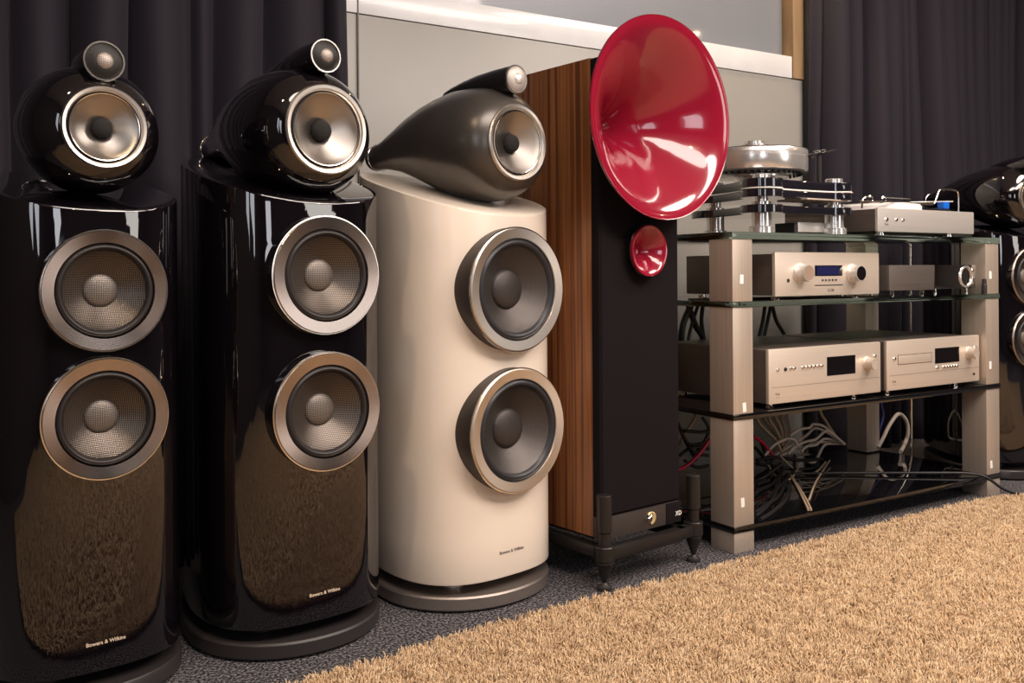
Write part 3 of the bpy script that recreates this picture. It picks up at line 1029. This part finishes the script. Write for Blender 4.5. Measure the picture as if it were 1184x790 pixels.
# amplifier with the two round knobs, middle shelf
am = rk_empty('amplifier', 0.195, 0.030, 0.674, 'champagne amplifier with two big round knobs and a blue display, second shelf from the top', 'amplifier')
W_ = 0.455
box_obj('case', (0.006, 0.012, 0.012), (W_ - 0.006, 0.37, 0.130), M['champagne_d'], am, 0.003)
fp = box_obj('front_panel', (0, 0, 0.009), (W_, 0.013, 0.135), M['champagne'], am, 0.004)
feet(am, ((0.035, 0.03), (W_ - 0.08, 0.03), (0.035, 0.33), (W_ - 0.035, 0.33)), 0, 0.0095, 0.014)
knob(am, 'left_knob', 0.102, 0.075, 0.0245, 0.032, M['silver'], M['copper'])
knob(am, 'right_knob', 0.330, 0.073, 0.0245, 0.032, M['silver'], M['display'])
d_ = box_obj('display', (0.164, -0.0006, 0.066), (0.284, 0.001, 0.097), M['display'], am, 0)
box_obj('screen', (0.172, -0.0009, 0.069), (0.268, -0.0005, 0.094), M['display_blue'], d_, 0)
for k in range(5):
    button(am, 0.196 + k * 0.0145, 0.054, 0.0022, M['ink'])
box_obj('slot', (0.163, -0.0005, 0.0375), (0.286, 0.001, 0.0405), M['ink'], am, 0)
lathe_obj('headphone_jack', [(0.0055, 0), (0.0055, 0.001), (0.003, 0.0012), (0, 0.0004)], M['ink'], am, (0.052, -0.0003, 0.054), FWD, 20)
button(am, 0.377, 0.0545, 0.0035, M['ink'])
print_text(am, 'AVM', 0.014, 0.232, 0.0195, M['letter_grey'])


def stripes(root, z, w_):
    box_obj('groove', (0.012, -0.0003, z), (w_ - 0.006, 0.0006, z + 0.0009), M['champagne_d'], root, 0)


def logo(root, x, z):
    print_text(root, 'T+A', 0.0095, x, z, M['ink'])
    box_obj('logo_bar', (x - 0.007, -0.0004, z - 0.006), (x + 0.007, 0, z - 0.0052), M['letter_grey'], root, 0)


def unit(s0, label, name):
    u = rk_empty(name, s0, 0.020, 0.372, label, 'hi-fi unit')
    w_ = 0.485
    box_obj('case', (0.004, 0.012, 0.012), (w_ - 0.004, 0.42, 0.163), M['champagne_d'], u, 0.004)
    box_obj('front_panel', (0, 0, 0.012), (w_, 0.013, 0.166), M['champagne'], u, 0.0045)
    feet(u, ((0.030, 0.025), (w_ - 0.10, 0.025), (0.030, 0.38), (w_ - 0.03, 0.38)), 0, 0.0125, 0.011)
    stripes(u, 0.058, w_)
    logo(u, 0.034, 0.036)
    return u


u1 = unit(0.156, 'champagne hi-fi amplifier with a row of small buttons left of its display, third shelf', 'hifi_amplifier')
button(u1, 0.035, 0.107)
button(u1, 0.066, 0.107, 0.0045, M['ink'])
for x in (0.087, 0.101, 0.137, 0.153, 0.169, 0.185, 0.201, 0.217):
    button(u1, x, 0.108, 0.0045)
box_obj('display', (0.240, -0.0006, 0.077), (0.366, 0.001, 0.132), M['display'], u1, 0)
knob(u1, 'volume_knob', 0.420, 0.104, 0.018, 0.030, M['champagne'], M['champagne'])
for z in (0.124, 0.108, 0.092):
    button(u1, 0.456, z, 0.0045)
u2 = unit(0.670, 'champagne disc player with slim tray left of its display, third shelf', 'disc_player')
button(u2, 0.036, 0.110, 0.005)
tr_ = box_obj('disc_tray', (0.055, -0.0012, 0.092), (0.222, 0.002, 0.118), M['champagne'], u2, 0.0008)
for (a_, b_, c_, e_) in ((0.0525, 0.0545, 0.0895, 0.1205), (0.2225, 0.2245, 0.0895, 0.1205), (0.0525, 0.2245, 0.0895, 0.0910), (0.0525, 0.2245, 0.1190, 0.1205)):
    box_obj('tray_gap', (a_, -0.0004, c_), (b_, 0.001, e_), M['champagne_d'], tr_, 0)
box_obj('display', (0.241, -0.0006, 0.083), (0.371, 0.001, 0.132), M['display'], u2, 0)
knob(u2, 'selector_knob', 0.424, 0.110, 0.018, 0.028, M['champagne'], M['champagne'])
for z in (0.125, 0.109, 0.093):
    button(u2, 0.459, z, 0.0045)
button(u2, 0.252, 0.070, 0.0045)
for k in range(6):
    button(u2, 0.286 + k * 0.0145, 0.070, 0.0045)
box_obj('socket', (0.446, -0.0005, 0.033), (0.458, 0.001, 0.041), M['ink'], u2, 0)

# power supply box with a polished half
ps = rk_empty('power_supply_box', 0.685, 0.020, 0.674, 'low brushed brown-grey box on the second shelf, right of the knobbed amplifier', 'hi-fi unit')
box_obj('case', (0, 0, 0.018), (0.225, 0.24, 0.097), M['box_brown'], ps, 0.0015)
feet(ps, ((0.04, 0.02), (0.19, 0.02), (0.04, 0.21), (0.19, 0.21)), 0, 0.0185, 0.007)
pc = rk_empty('polished_box', 0.914, 0.020, 0.674, 'mirror-polished chrome box beside the brushed box on the second shelf', 'hi-fi unit')
box_obj('case', (0, 0, 0.020), (0.222, 0.20, 0.097), M['chrome'], pc, 0.0015)
bm = bmesh.new()
add_lathe(bm, [(0.036, 0), (0.036, 0.003), (0.033, 0.004), (0.030, 0.003), (0.030, 0)], 40, mat=Matrix.Translation((0.168, 0, 0.058)) @ Matrix.Rotation(PI / 2, 4, 'X'))
finish(bm, 'round_plate', M['polished'], pc)
for z in (0.080, 0.050, 0.036):
    button(pc, 0.205, z, 0.005)
feet(pc, ((0.03, 0.02), (0.20, 0.02), (0.03, 0.18), (0.20, 0.18)), 0, 0.0205, 0.005)
o = rk_empty('small_black_plug', 1.150, 0.004, 0.674, 'small upright black plug on the second shelf beside the right post', 'plug')
lathe_obj('plug_body', [(0, 0), (0.0085, 0), (0.0085, 0.030), (0.007, 0.032), (0.007, 0.050), (0, 0.051)], M['plinth_black'], o, (-0.001, -0.006, 0), seg=24)

# ---------------------------------------------------------------- big turntable (top shelf, left)
tt = rk_empty('large_turntable', 0.368, 0.27, 0.862, 'tall polished turntable with a thick chrome platter and smoked acrylic decks, behind the red horn', 'turntable')


def hull_outline(circs, n=16):
    pts_ = []
    for (x, y, r) in circs:
        for k in range(48):
            pts_.append((x + r * math.cos(2 * PI * k / 48), y + r * math.sin(2 * PI * k / 48)))
    pts_ = sorted(set(pts_))

    def half(ps_):
        h = []
        for p_ in ps_:
            while len(h) > 1 and (h[-1][0] - h[-2][0]) * (p_[1] - h[-2][1]) - (h[-1][1] - h[-2][1]) * (p_[0] - h[-2][0]) <= 0: h.pop()
            h.append(p_)
        return h
    lo_, up_ = half(pts_), half(pts_[::-1])
    return lo_[:-1] + up_[:-1]


def lobed(circs, pull=0.35):
    """three lobes joined by inward-curving sides"""
    cxx = sum(c[0] for c in circs) / 3
    cyy = sum(c[1] for c in circs) / 3
    out = []
    cs = sorted(circs, key=lambda c: math.atan2(c[1] - cyy, c[0] - cxx))
    for i, (x, y, r) in enumerate(cs):
        a = math.atan2(y - cyy, x - cxx)
        for k in range(-8, 9):
            b = a + k * math.radians(115) / 8
            out.append((x + r * math.cos(b), y + r * math.sin(b)))
        x2, y2, r2 = cs[(i + 1) % 3]
        a2 = math.atan2(y2 - cyy, x2 - cxx)
        p0 = Vector(out[-1])
        p3 = Vector((x2 + r2 * math.cos(a2 - math.radians(115)), y2 + r2 * math.sin(a2 - math.radians(115))))
        mid = (p0 + p3) / 2 * (1 - pull) + Vector((cxx, cyy)) * pull
        for k in range(1, 8):
            q = k / 8
            v = p0 * (1 - q) ** 2 + mid * 2 * q * (1 - q) + p3 * q * q
            out.append((v.x, v.y))
    return out


def prism(bm, P_, z0, z1, mi=0, bev=0.0015):
    cxx = sum(p_[0] for p_ in P_) / len(P_)
    cyy = sum(p_[1] for p_ in P_) / len(P_)

    def sc(p_, k): return (cxx + (p_[0] - cxx) * k, cyy + (p_[1] - cyy) * k)
    rings = []
    for k, z in ((0.992, z0), (1, z0 + bev), (1, z1 - bev), (0.992, z1)):
        rings.append([bm.verts.new((*sc(p_, k), z)) for p_ in P_])
    for r0, r1 in zip(rings[:-1], rings[1:]):
        for k in range(len(r0)):
            bm.faces.new((r0[k], r0[(k + 1) % len(r0)], r1[(k + 1) % len(r0)], r1[k])).material_index = mi
    for r_ in (rings[0], rings[-1]):
        f = bm.faces.new(r_)
        f.material_index = mi


FT = [(-0.150, -0.17), (0.163, -0.17), (-0.07, 0.10)]
circs = [(FT[0][0], FT[0][1], 0.060), (FT[1][0], FT[1][1], 0.052), (FT[2][0], FT[2][1], 0.075)]
OL = lobed(circs, 0.12)
bm = bmesh.new()
prism(bm, OL, 0.060, 0.083)
finish(bm, 'lower_deck', M['acrylic'], tt)
bm = bmesh.new()
prism(bm, OL, 0.105, 0.127)
prism(bm, OL, 0.132, 0.158)
ud = finish(bm, 'upper_deck', M['acrylic'], tt)
bm = bmesh.new()
prism(bm, [(x * 1.008, y * 1.008) for x, y in OL], 0.1275, 0.1315)
finish(bm, 'white_band', M['white'], ud)
for (fx, fy) in FT:
    lathe_obj('foot_column', [(0, 0), (0.036, 0), (0.036, 0.020), (0.034, 0.022), (0.028, 0.023), (0.028, 0.060), (0.028, 0.0602), (0.0285, 0.083), (0.0285, 0.093), (0.018, 0.095), (0.018, 0.105),
                              (0.018, 0.158), (0.026, 0.1585), (0.026, 0.171), (0.024, 0.173), (0, 0.173)], M['polished'], tt, (fx, fy, 0), seg=40)
lathe_obj('bearing_tower', [(0, 0.181), (0.062, 0.181), (0.062, 0.196), (0.052, 0.197), (0.052, 0.204), (0.105, 0.205), (0.105, 0.209), (0.04, 0.21), (0.04, 0.217)], M['polished'], tt, (0, 0, -0.022), seg=64)
pl = lathe_obj('platter', [(0.04, 0.215), (0.150, 0.215), (0.159, 0.219), (0.161, 0.222), (0.161, 0.262), (0.1595, 0.2632), (0.1595, 0.2648), (0.161, 0.266), (0.161, 0.282), (0.159, 0.285), (0, 0.285)], M['polished'], tt, (0, 0, -0.021), seg=96)
lathe_obj('platter_mat', [(0.152, 0.2852), (0.152, 0.288), (0, 0.288)], M['rubber'], pl, seg=72)
cl = lathe_obj('record_clamp', [(0, 0.288), (0.040, 0.288), (0.046, 0.292), (0.046, 0.295), (0.040, 0.297), (0.040, 0.301), (0.044, 0.303), (0.044, 0.306), (0.032, 0.307), (0.032, 0.316), (0.030, 0.318), (0, 0.318)], M['polished'], tt, (0, 0, -0.020), seg=48)
bm = bmesh.new()
for k in range(44):
    a_ = 2 * PI * k / 44
    add_box(bm, (0.1405 * math.cos(a_) - 0.003, 0.1405 * math.sin(a_) - 0.003, 0.2085), (0.1405 * math.cos(a_) + 0.003, 0.1405 * math.sin(a_) + 0.003, 0.2155), 0)
finish(bm, 'weights', M['gap'], tt, (0, 0, -0.021))['kind'] = 'stuff'
bm = bmesh.new()
add_tube(bm, [(0.27, -0.05, 0.16), (0.27, -0.05, 0.285)], 0.010, 16, smooth=0)
add_tube(bm, [(0.300, 0.06, 0.288), (0.27, -0.05, 0.290), (0.21, -0.17, 0.286)], 0.003, 8)
add_tube(bm, [(0.285, -0.01, 0.289), (0.30, 0.055, 0.288)], 0.009, 12, smooth=0)
box_ = None
t_ = finish(bm, 'tonearm', M['tweeter_dark'], tt, (0.03, 0.05, -0.012))
bm = bmesh.new()
add_box(bm, (-0.012, -0.012, -0.004), (0.012, 0.012, 0.006), 0.002)
add_box(bm, (0.016, -0.008, 0.002), (0.028, 0.008, 0.010), 0.002)
add_tube(bm, [(-0.03, 0, 0.0), (0.03, 0, 0.006)], 0.002, 8, smooth=0)
finish(bm, 'arm_fitting', M['chrome'], t_, (0.262, -0.06, 0.294))
bm = bmesh.new()
add_box(bm, (0.15, -0.215, 0.102), (0.33, -0.10, 0.106), 0.001)
arm_b = finish(bm, 'arm_board', M['champagne'], tt, (-0.16, 0.0, 0.0))
o = rk_empty('controller_box', 0.388, 0.115, 0.862, 'small silver-fronted control box under the large turntable', 'control box')
box_obj('case', (-0.012, 0.004, 0.003), (0.116, 0.08, 0.038), M['plinth_black'], o, 0.002)
box_obj('front_panel', (0, 0, 0.010), (0.117, 0.005, 0.040), M['silver'], o, 0.0015)

# ---------------------------------------------------------------- slim turntable (top shelf, right)
t2 = rk_empty('slim_turntable', 0.645, 0.030, 0.862, 'slim silver turntable with pale platter and wire guard, right on the top shelf', 'turntable')
W2, D2 = 0.500, 0.37
box_obj('base', (0.003, 0.010, 0.014), (W2 - 0.003, D2, 0.083), M['champagne_d'], t2, 0.003)
box_obj('front_panel', (0, 0, 0.012), (W2, 0.011, 0.085), M['silver'], t2, 0.003)
feet(t2, ((0.05, 0.03), (W2 - 0.10, 0.03), (0.05, D2 - 0.04), (W2 - 0.06, D2 - 0.04)), 0, 0.0145, 0.016)
button(t2, 0.041, 0.050, 0.0055)
button(t2, 0.088, 0.050, 0.0045)
button(t2, 0.121, 0.050, 0.0045)
print_text(t2, 'T+A', 0.0095, 0.041, 0.031, M['ink'])
pl2 = lathe_obj('platter', [(0.03, 0.083), (0.150, 0.083), (0.155, 0.088), (0.155, 0.102), (0.152, 0.105), (0, 0.105)], M['white'], t2, (0.215, 0.185, 0), seg=80)
lathe_obj('record', [(0, 0.1085), (0.150, 0.1085), (0.151, 0.107), (0.150, 0.1052)], M['silver'], pl2, seg=80)
ta = bmesh.new()
add_tube(ta, [(0.43, 0.30, 0.083), (0.43, 0.30, 0.125)], 0.014, 20, smooth=0)
add_tube(ta, [(0.435, 0.335, 0.130), (0.43, 0.30, 0.130), (0.38, 0.14, 0.122), (0.30, 0.08, 0.112)], 0.004, 10)
add_tube(ta, [(0.434, 0.322, 0.130), (0.440, 0.355, 0.130)], 0.011, 16, smooth=0)
finish(ta, 'tonearm', M['silver'], t2)
bm = bmesh.new()
add_box(bm, (0.418, 0.055, 0.098), (0.450, 0.080, 0.121), 0.003)
finish(bm, 'blue_weight', M['blue'], t2)
bm = bmesh.new()
add_tube(bm, [(0.30, 0.10, 0.118), (0.42, 0.07, 0.122), (0.475, 0.06, 0.124)], 0.0025, 8)
finish(bm, 'thin_rod', M['silver'], t2)
bm = bmesh.new()
add_tube(bm, [(-0.010, 0.050, 0.086), (-0.006, 0.050, 0.112), (0.010, 0.050, 0.121), (0.030, 0.05, 0.122)], 0.003, 8)
add_tube(bm, [(-0.02, 0.050, 0.108), (0.10, 0.05, 0.110), (0.25, 0.05, 0.111), (0.345, 0.050, 0.110), (0.362, 0.05, 0.120), (0.380, 0.050, 0.150), (0.395, 0.050, 0.160), (0.44, 0.05, 0.162),
              (0.480, 0.050, 0.160), (0.492, 0.050, 0.148), (0.493, 0.050, 0.12), (0.493, 0.050, 0.084)], 0.003, 8)
finish(bm, 'wire_guard', M['chrome_line'], t2)
bm = bmesh.new()
for k in range(2):
    add_lathe(bm, [(0.010, -0.002), (0.013, 0), (0.010, 0.002), (0.0075, 0), (0.010, -0.002)], 24, mat=Matrix.Translation((0.06 + k * 0.065, 0.07, 0.118)) @ Matrix.Rotation(PI / 2, 4, 'X'))
finish(bm, 'ring_clips', M['chrome'], t2)
t_ = bmesh.new()
bmesh.ops.create_cube(t_, size=1)
for v in t_.verts:
    v.co = Vector((0.20 + v.co.x * 0.39, 0.25 + v.co.y * 0.24, 0.148 + v.co.z * 0.003 + v.co.y * 0.03))
finish(t_, 'dust_cover', M['lid'], t2, smooth=False)

# ---------------------------------------------------------------- cables
C_BLACK = mat('black_cable', (0.012, 0.011, 0.012), 0.45)
C_GREY = mat('pale_grey_cable', (0.55, 0.47, 0.41), 0.42)
C_TAN = mat('tan_cable', (0.42, 0.31, 0.22), 0.45)
C_RED = mat('crimson_cable', (0.42, 0.008, 0.05), 0.4)
C_BLUE = mat('dark_blue_cable', (0.02, 0.02, 0.10), 0.4)


def cable(pts_, r, m, label, group=None, name='cable'):
    bm = bmesh.new()
    add_tube(bm, pts_, r, 7)
    o = finish(bm, name, m, None, (R0[0], R0[1], 0), (0, 0, ANG), ang=80)
    return tag(o, label, 'cable', group)


zb = 0.0775
# measured runs of the cable tangle, in rack coordinates (s, d, z)
TAN_TOP = [[(0.55, 0.44, 0.26), (0.597, 0.44, 0.211), (0.644, 0.44, 0.173), (0.668, 0.44, 0.131)], [(0.62, 0.45, 0.255), (0.648, 0.45, 0.216), (0.672, 0.45, 0.18), (0.688, 0.45, 0.15)], [(0.659, 0.46, 0.259), (0.683, 0.46, 0.223), (0.695, 0.46, 0.187), (0.691, 0.46, 0.148)], [(0.736, 0.47, 0.254), (0.748, 0.47, 0.21), (0.743, 0.47, 0.164), (0.701, 0.47, 0.122)], [(0.914, 0.48, 0.252), (0.945, 0.48, 0.208), (0.967, 0.48, 0.182), (0.994, 0.48, 0.152)], [(0.635, 0.49, 0.252), (0.683, 0.49, 0.201), (0.716, 0.49, 0.155), (0.699, 0.49, 0.114)], [(0.736, 0.5, 0.241), (0.752, 0.5, 0.193), (0.75, 0.5, 0.159), (0.726, 0.5, 0.103)]]
GREY = [[(0.545, 0.4, 0.139), (0.585, 0.4, 0.168), (0.648, 0.4, 0.184), (0.689, 0.4, 0.177), (0.701, 0.4, 0.156)], [(0.669, 0.412, 0.129), (0.71, 0.412, 0.153), (0.76, 0.412, 0.162), (0.811, 0.412, 0.166), (0.865, 0.412, 0.19), (0.911, 0.412, 0.167), (0.96, 0.412, 0.133)], [(0.692, 0.424, 0.187), (0.741, 0.424, 0.205), (0.791, 0.424, 0.206), (0.811, 0.424, 0.216), (0.856, 0.424, 0.208), (0.897, 0.424, 0.185), (0.978, 0.424, 0.129)], [(0.763, 0.436, 0.121), (0.788, 0.436, 0.138), (0.839, 0.436, 0.139), (0.882, 0.436, 0.156), (0.94, 0.436, 0.145), (0.991, 0.436, 0.127)], [(0.785, 0.448, 0.094), (0.836, 0.441, 0.0775), (0.896, 0.448, 0.129), (0.955, 0.448, 0.129), (1.009, 0.448, 0.123)], [(0.69, 0.46, 0.114), (0.748, 0.46, 0.125), (0.807, 0.46, 0.127), (0.853, 0.46, 0.141), (0.905, 0.46, 0.139), (0.976, 0.46, 0.132), (1.018, 0.46, 0.12)], [(0.63, 0.472, 0.101), (0.695, 0.472, 0.123), (0.762, 0.472, 0.144), (0.83, 0.472, 0.167), (0.879, 0.472, 0.189), (0.943, 0.472, 0.167), (1.036, 0.472, 0.116)]]
TAN_LOW = [[(0.539, 0.38, 0.111), (0.544, 0.349, 0.0775), (0.537, 0.295, 0.0775), (0.656, 0.365, 0.0775), (0.69, 0.38, 0.104)], [(0.607, 0.392, 0.134), (0.677, 0.383, 0.0775), (0.696, 0.323, 0.0775), (0.837, 0.392, 0.086)], [(0.633, 0.38, 0.0775), (0.505, 0.233, 0.0775), (0.388, 0.105, 0.0775), (0.294, 0.004, 0.0775)], [(0.618, 0.36, 0.0775), (0.494, 0.213, 0.0775), (0.387, 0.092, 0.0775), (0.301, -0.0, 0.0775)], [(0.902, 0.428, 0.078), (0.704, 0.302, 0.0775), (0.552, 0.201, 0.0775), (0.387, 0.081, 0.0775)]]
BLACK = [[(0.546, 0.33, 0.124), (0.477, 0.33, 0.094), (0.425, 0.33, 0.08), (0.36, 0.275, 0.0775)], [(0.568, 0.343, 0.103), (0.463, 0.289, 0.0775), (0.36, 0.248, 0.0775), (0.298, 0.213, 0.0775)], [(0.575, 0.328, 0.0775), (0.362, 0.171, 0.0775), (0.239, 0.109, 0.0775), (0.143, 0.062, 0.0775)], [(0.524, 0.276, 0.0775), (0.346, 0.131, 0.0775), (0.198, 0.046, 0.0775), (0.102, 0.005, 0.0775)], [(0.534, 0.326, 0.0775), (0.314, 0.153, 0.0775), (0.171, 0.064, 0.0775), (0.117, 0.037, 0.0775)], [(0.501, 0.395, 0.129), (0.595, 0.395, 0.129), (0.707, 0.395, 0.106), (0.824, 0.395, 0.098)], [(0.515, 0.408, 0.114), (0.624, 0.408, 0.09), (0.696, 0.386, 0.0775), (0.792, 0.369, 0.0775)], [(0.522, 0.421, 0.166), (0.576, 0.421, 0.116), (0.571, 0.36, 0.0775), (0.449, 0.216, 0.0775)], [(0.559, 0.434, 0.188), (0.59, 0.434, 0.129), (0.597, 0.405, 0.0775), (0.385, 0.205, 0.0775)], [(0.742, 0.447, 0.11), (0.647, 0.371, 0.0775), (0.466, 0.258, 0.0775), (0.298, 0.164, 0.0775)], [(0.65, 0.46, 0.118), (0.593, 0.438, 0.0775), (0.49, 0.385, 0.0775), (0.389, 0.31, 0.0775)]]
LEFT_BLACK = [[(0.153, 0.36, 0.265), (0.214, 0.36, 0.255), (0.252, 0.36, 0.255)], [(0.151, 0.373, 0.268), (0.185, 0.373, 0.219), (0.264, 0.373, 0.216)], [(0.176, 0.386, 0.233), (0.217, 0.386, 0.188), (0.276, 0.386, 0.171)], [(0.167, 0.399, 0.181), (0.222, 0.399, 0.201), (0.289, 0.399, 0.189)], [(0.199, 0.412, 0.16), (0.248, 0.412, 0.133), (0.301, 0.412, 0.132)], [(0.289, 0.425, 0.285), (0.314, 0.425, 0.251), (0.303, 0.425, 0.215), (0.253, 0.425, 0.172)], [(0.196, 0.438, 0.276), (0.223, 0.438, 0.221), (0.272, 0.438, 0.147)]]
LEFT_TAN = [[(0.294, 0.46, 0.29), (0.244, 0.46, 0.231), (0.208, 0.46, 0.182)], [(0.301, 0.472, 0.275), (0.265, 0.472, 0.238), (0.226, 0.472, 0.194)]]
RED_R = [(0.492, 0.4, 0.209), (0.53, 0.4, 0.187), (0.553, 0.4, 0.166), (0.58, 0.4, 0.138)]
RED_L = [(0.24, 0.34, 0.234), (0.195, 0.34, 0.193), (0.14, 0.34, 0.161), (0.104, 0.34, 0.154)]
ARCH = [(1.227, 0.47, 0.085), (1.257, 0.47, 0.117), (1.296, 0.47, 0.163), (1.35, 0.47, 0.2), (1.397, 0.47, 0.171), (1.409, 0.47, 0.123), (1.389, 0.47, 0.082), (1.251, 0.391, 0.0775)]
BLUE = [(1.285, 0.5, 0.244), (1.298, 0.5, 0.197), (1.278, 0.5, 0.148), (1.264, 0.5, 0.111), (1.261, 0.5, 0.095)]
MID = [[(0.611, 0.44, 0.643), (0.599, 0.44, 0.584), (0.582, 0.44, 0.529)], [(0.64, 0.44, 0.643), (0.622, 0.44, 0.583), (0.606, 0.44, 0.528)], [(0.644, 0.44, 0.643), (0.665, 0.44, 0.582), (0.708, 0.44, 0.523)]]
MIDL = [[(0.274, 0.44, 0.651), (0.238, 0.44, 0.589), (0.228, 0.44, 0.533)], [(0.257, 0.44, 0.652), (0.29, 0.44, 0.58), (0.323, 0.44, 0.533)], [(0.305, 0.44, 0.651), (0.276, 0.44, 0.588), (0.259, 0.44, 0.532)], [(0.324, 0.44, 0.65), (0.316, 0.44, 0.594), (0.325, 0.44, 0.533)]]


def up(P_, z=0.352):
    return [(P_[0][0] - 0.01, P_[0][1], z)] + P_


W5 = ['leftmost', 'second', 'third', 'fourth', 'fifth', 'sixth', 'rightmost']
for k, P_ in enumerate(TAN_TOP):
    cable(up(P_), 0.0052, C_TAN, '%s tan cable of the fan running down from the third shelf to the knot' % W5[k], 'tan cables above the knot')
for k, P_ in enumerate(GREY):
    cable(P_, 0.0050, C_GREY, 'pale grey cable bulging right from the knot behind the rack', 'pale grey cable loops under the third shelf')
for k, P_ in enumerate(TAN_LOW):  # long legs on the shelf are cable reflections, modelled as solid tubes
    cable(P_, 0.0034, C_TAN, 'tan cable below the knot, its run over the bottom shelf modelled from a reflection', 'tan cables below the knot')
for k, P_ in enumerate(BLACK):
    cable(P_, 0.0062, C_BLACK, 'black cable hanging in the dark bundle behind the left post of the rack', 'black cables in the hanging bundle')
for k, P_ in enumerate(LEFT_BLACK):
    cable(P_, 0.0055, C_BLACK, 'black cable crossing the gap between the horn speaker and the left post', 'black cables left of the rack')
for k, P_ in enumerate(LEFT_TAN):
    cable(up(P_), 0.0045, C_TAN, ['longer', 'shorter'][k] + ' tan cable rising through the gap left of the rack', 'tan cables left of the rack')
cable(RED_R, 0.0058, C_RED, 'crimson cable curving right of the left post')
cable(RED_L, 0.0062, C_RED, 'crimson cable seen between the horn speaker and the rack')
cable(ARCH, 0.0075, C_GREY, 'pale grey cable standing up in a tall arch above the bottom shelf')
cable(up(BLUE), 0.0065, C_BLUE, 'dark blue cable hanging right of the rear post')
for k, P_ in enumerate(MID):
    cable([(P_[0][0], 0.455, 0.656)] + [(a_, 0.455, c_) for a_, b_, c_ in P_] + [(P_[-1][0], 0.457, 0.46)], 0.0068, C_BLACK, ['left one of the black cable pair hanging behind the third tier', 'right one of the black cable pair hanging behind the third tier', 'black cable slanting right behind the third tier'][k])
for k, P_ in enumerate(MIDL):
    cable([(P_[0][0], 0.455, 0.656)] + [(a_, 0.455, c_) for a_, b_, c_ in P_] + [(P_[-1][0], 0.457, 0.46)], [0.011, 0.010, 0.006, 0.007][k], C_BLACK,
          ['thick black cable bowing left between the horn speaker and the post', 'thick black cable slanting towards the left post', 'thin black cable between the two thick ones', 'thin black cable hugging the left post'][k])
cable([(0.60, 0.36, zb), (0.72, 0.30, zb), (0.86, 0.20, zb + 0.002), (1.00, 0.10, zb + 0.003), (1.10, 0.03, zb + 0.002), (1.135, -0.012, 0.070), (1.18, -0.05, 0.030), (1.26, -0.09, 0.006), (1.40, -0.05, 0.006), (1.62, -0.02, 0.006)], 0.0048, C_BLACK,
      'black cable lying across the bottom shelf and dropping to the carpet at the right post')
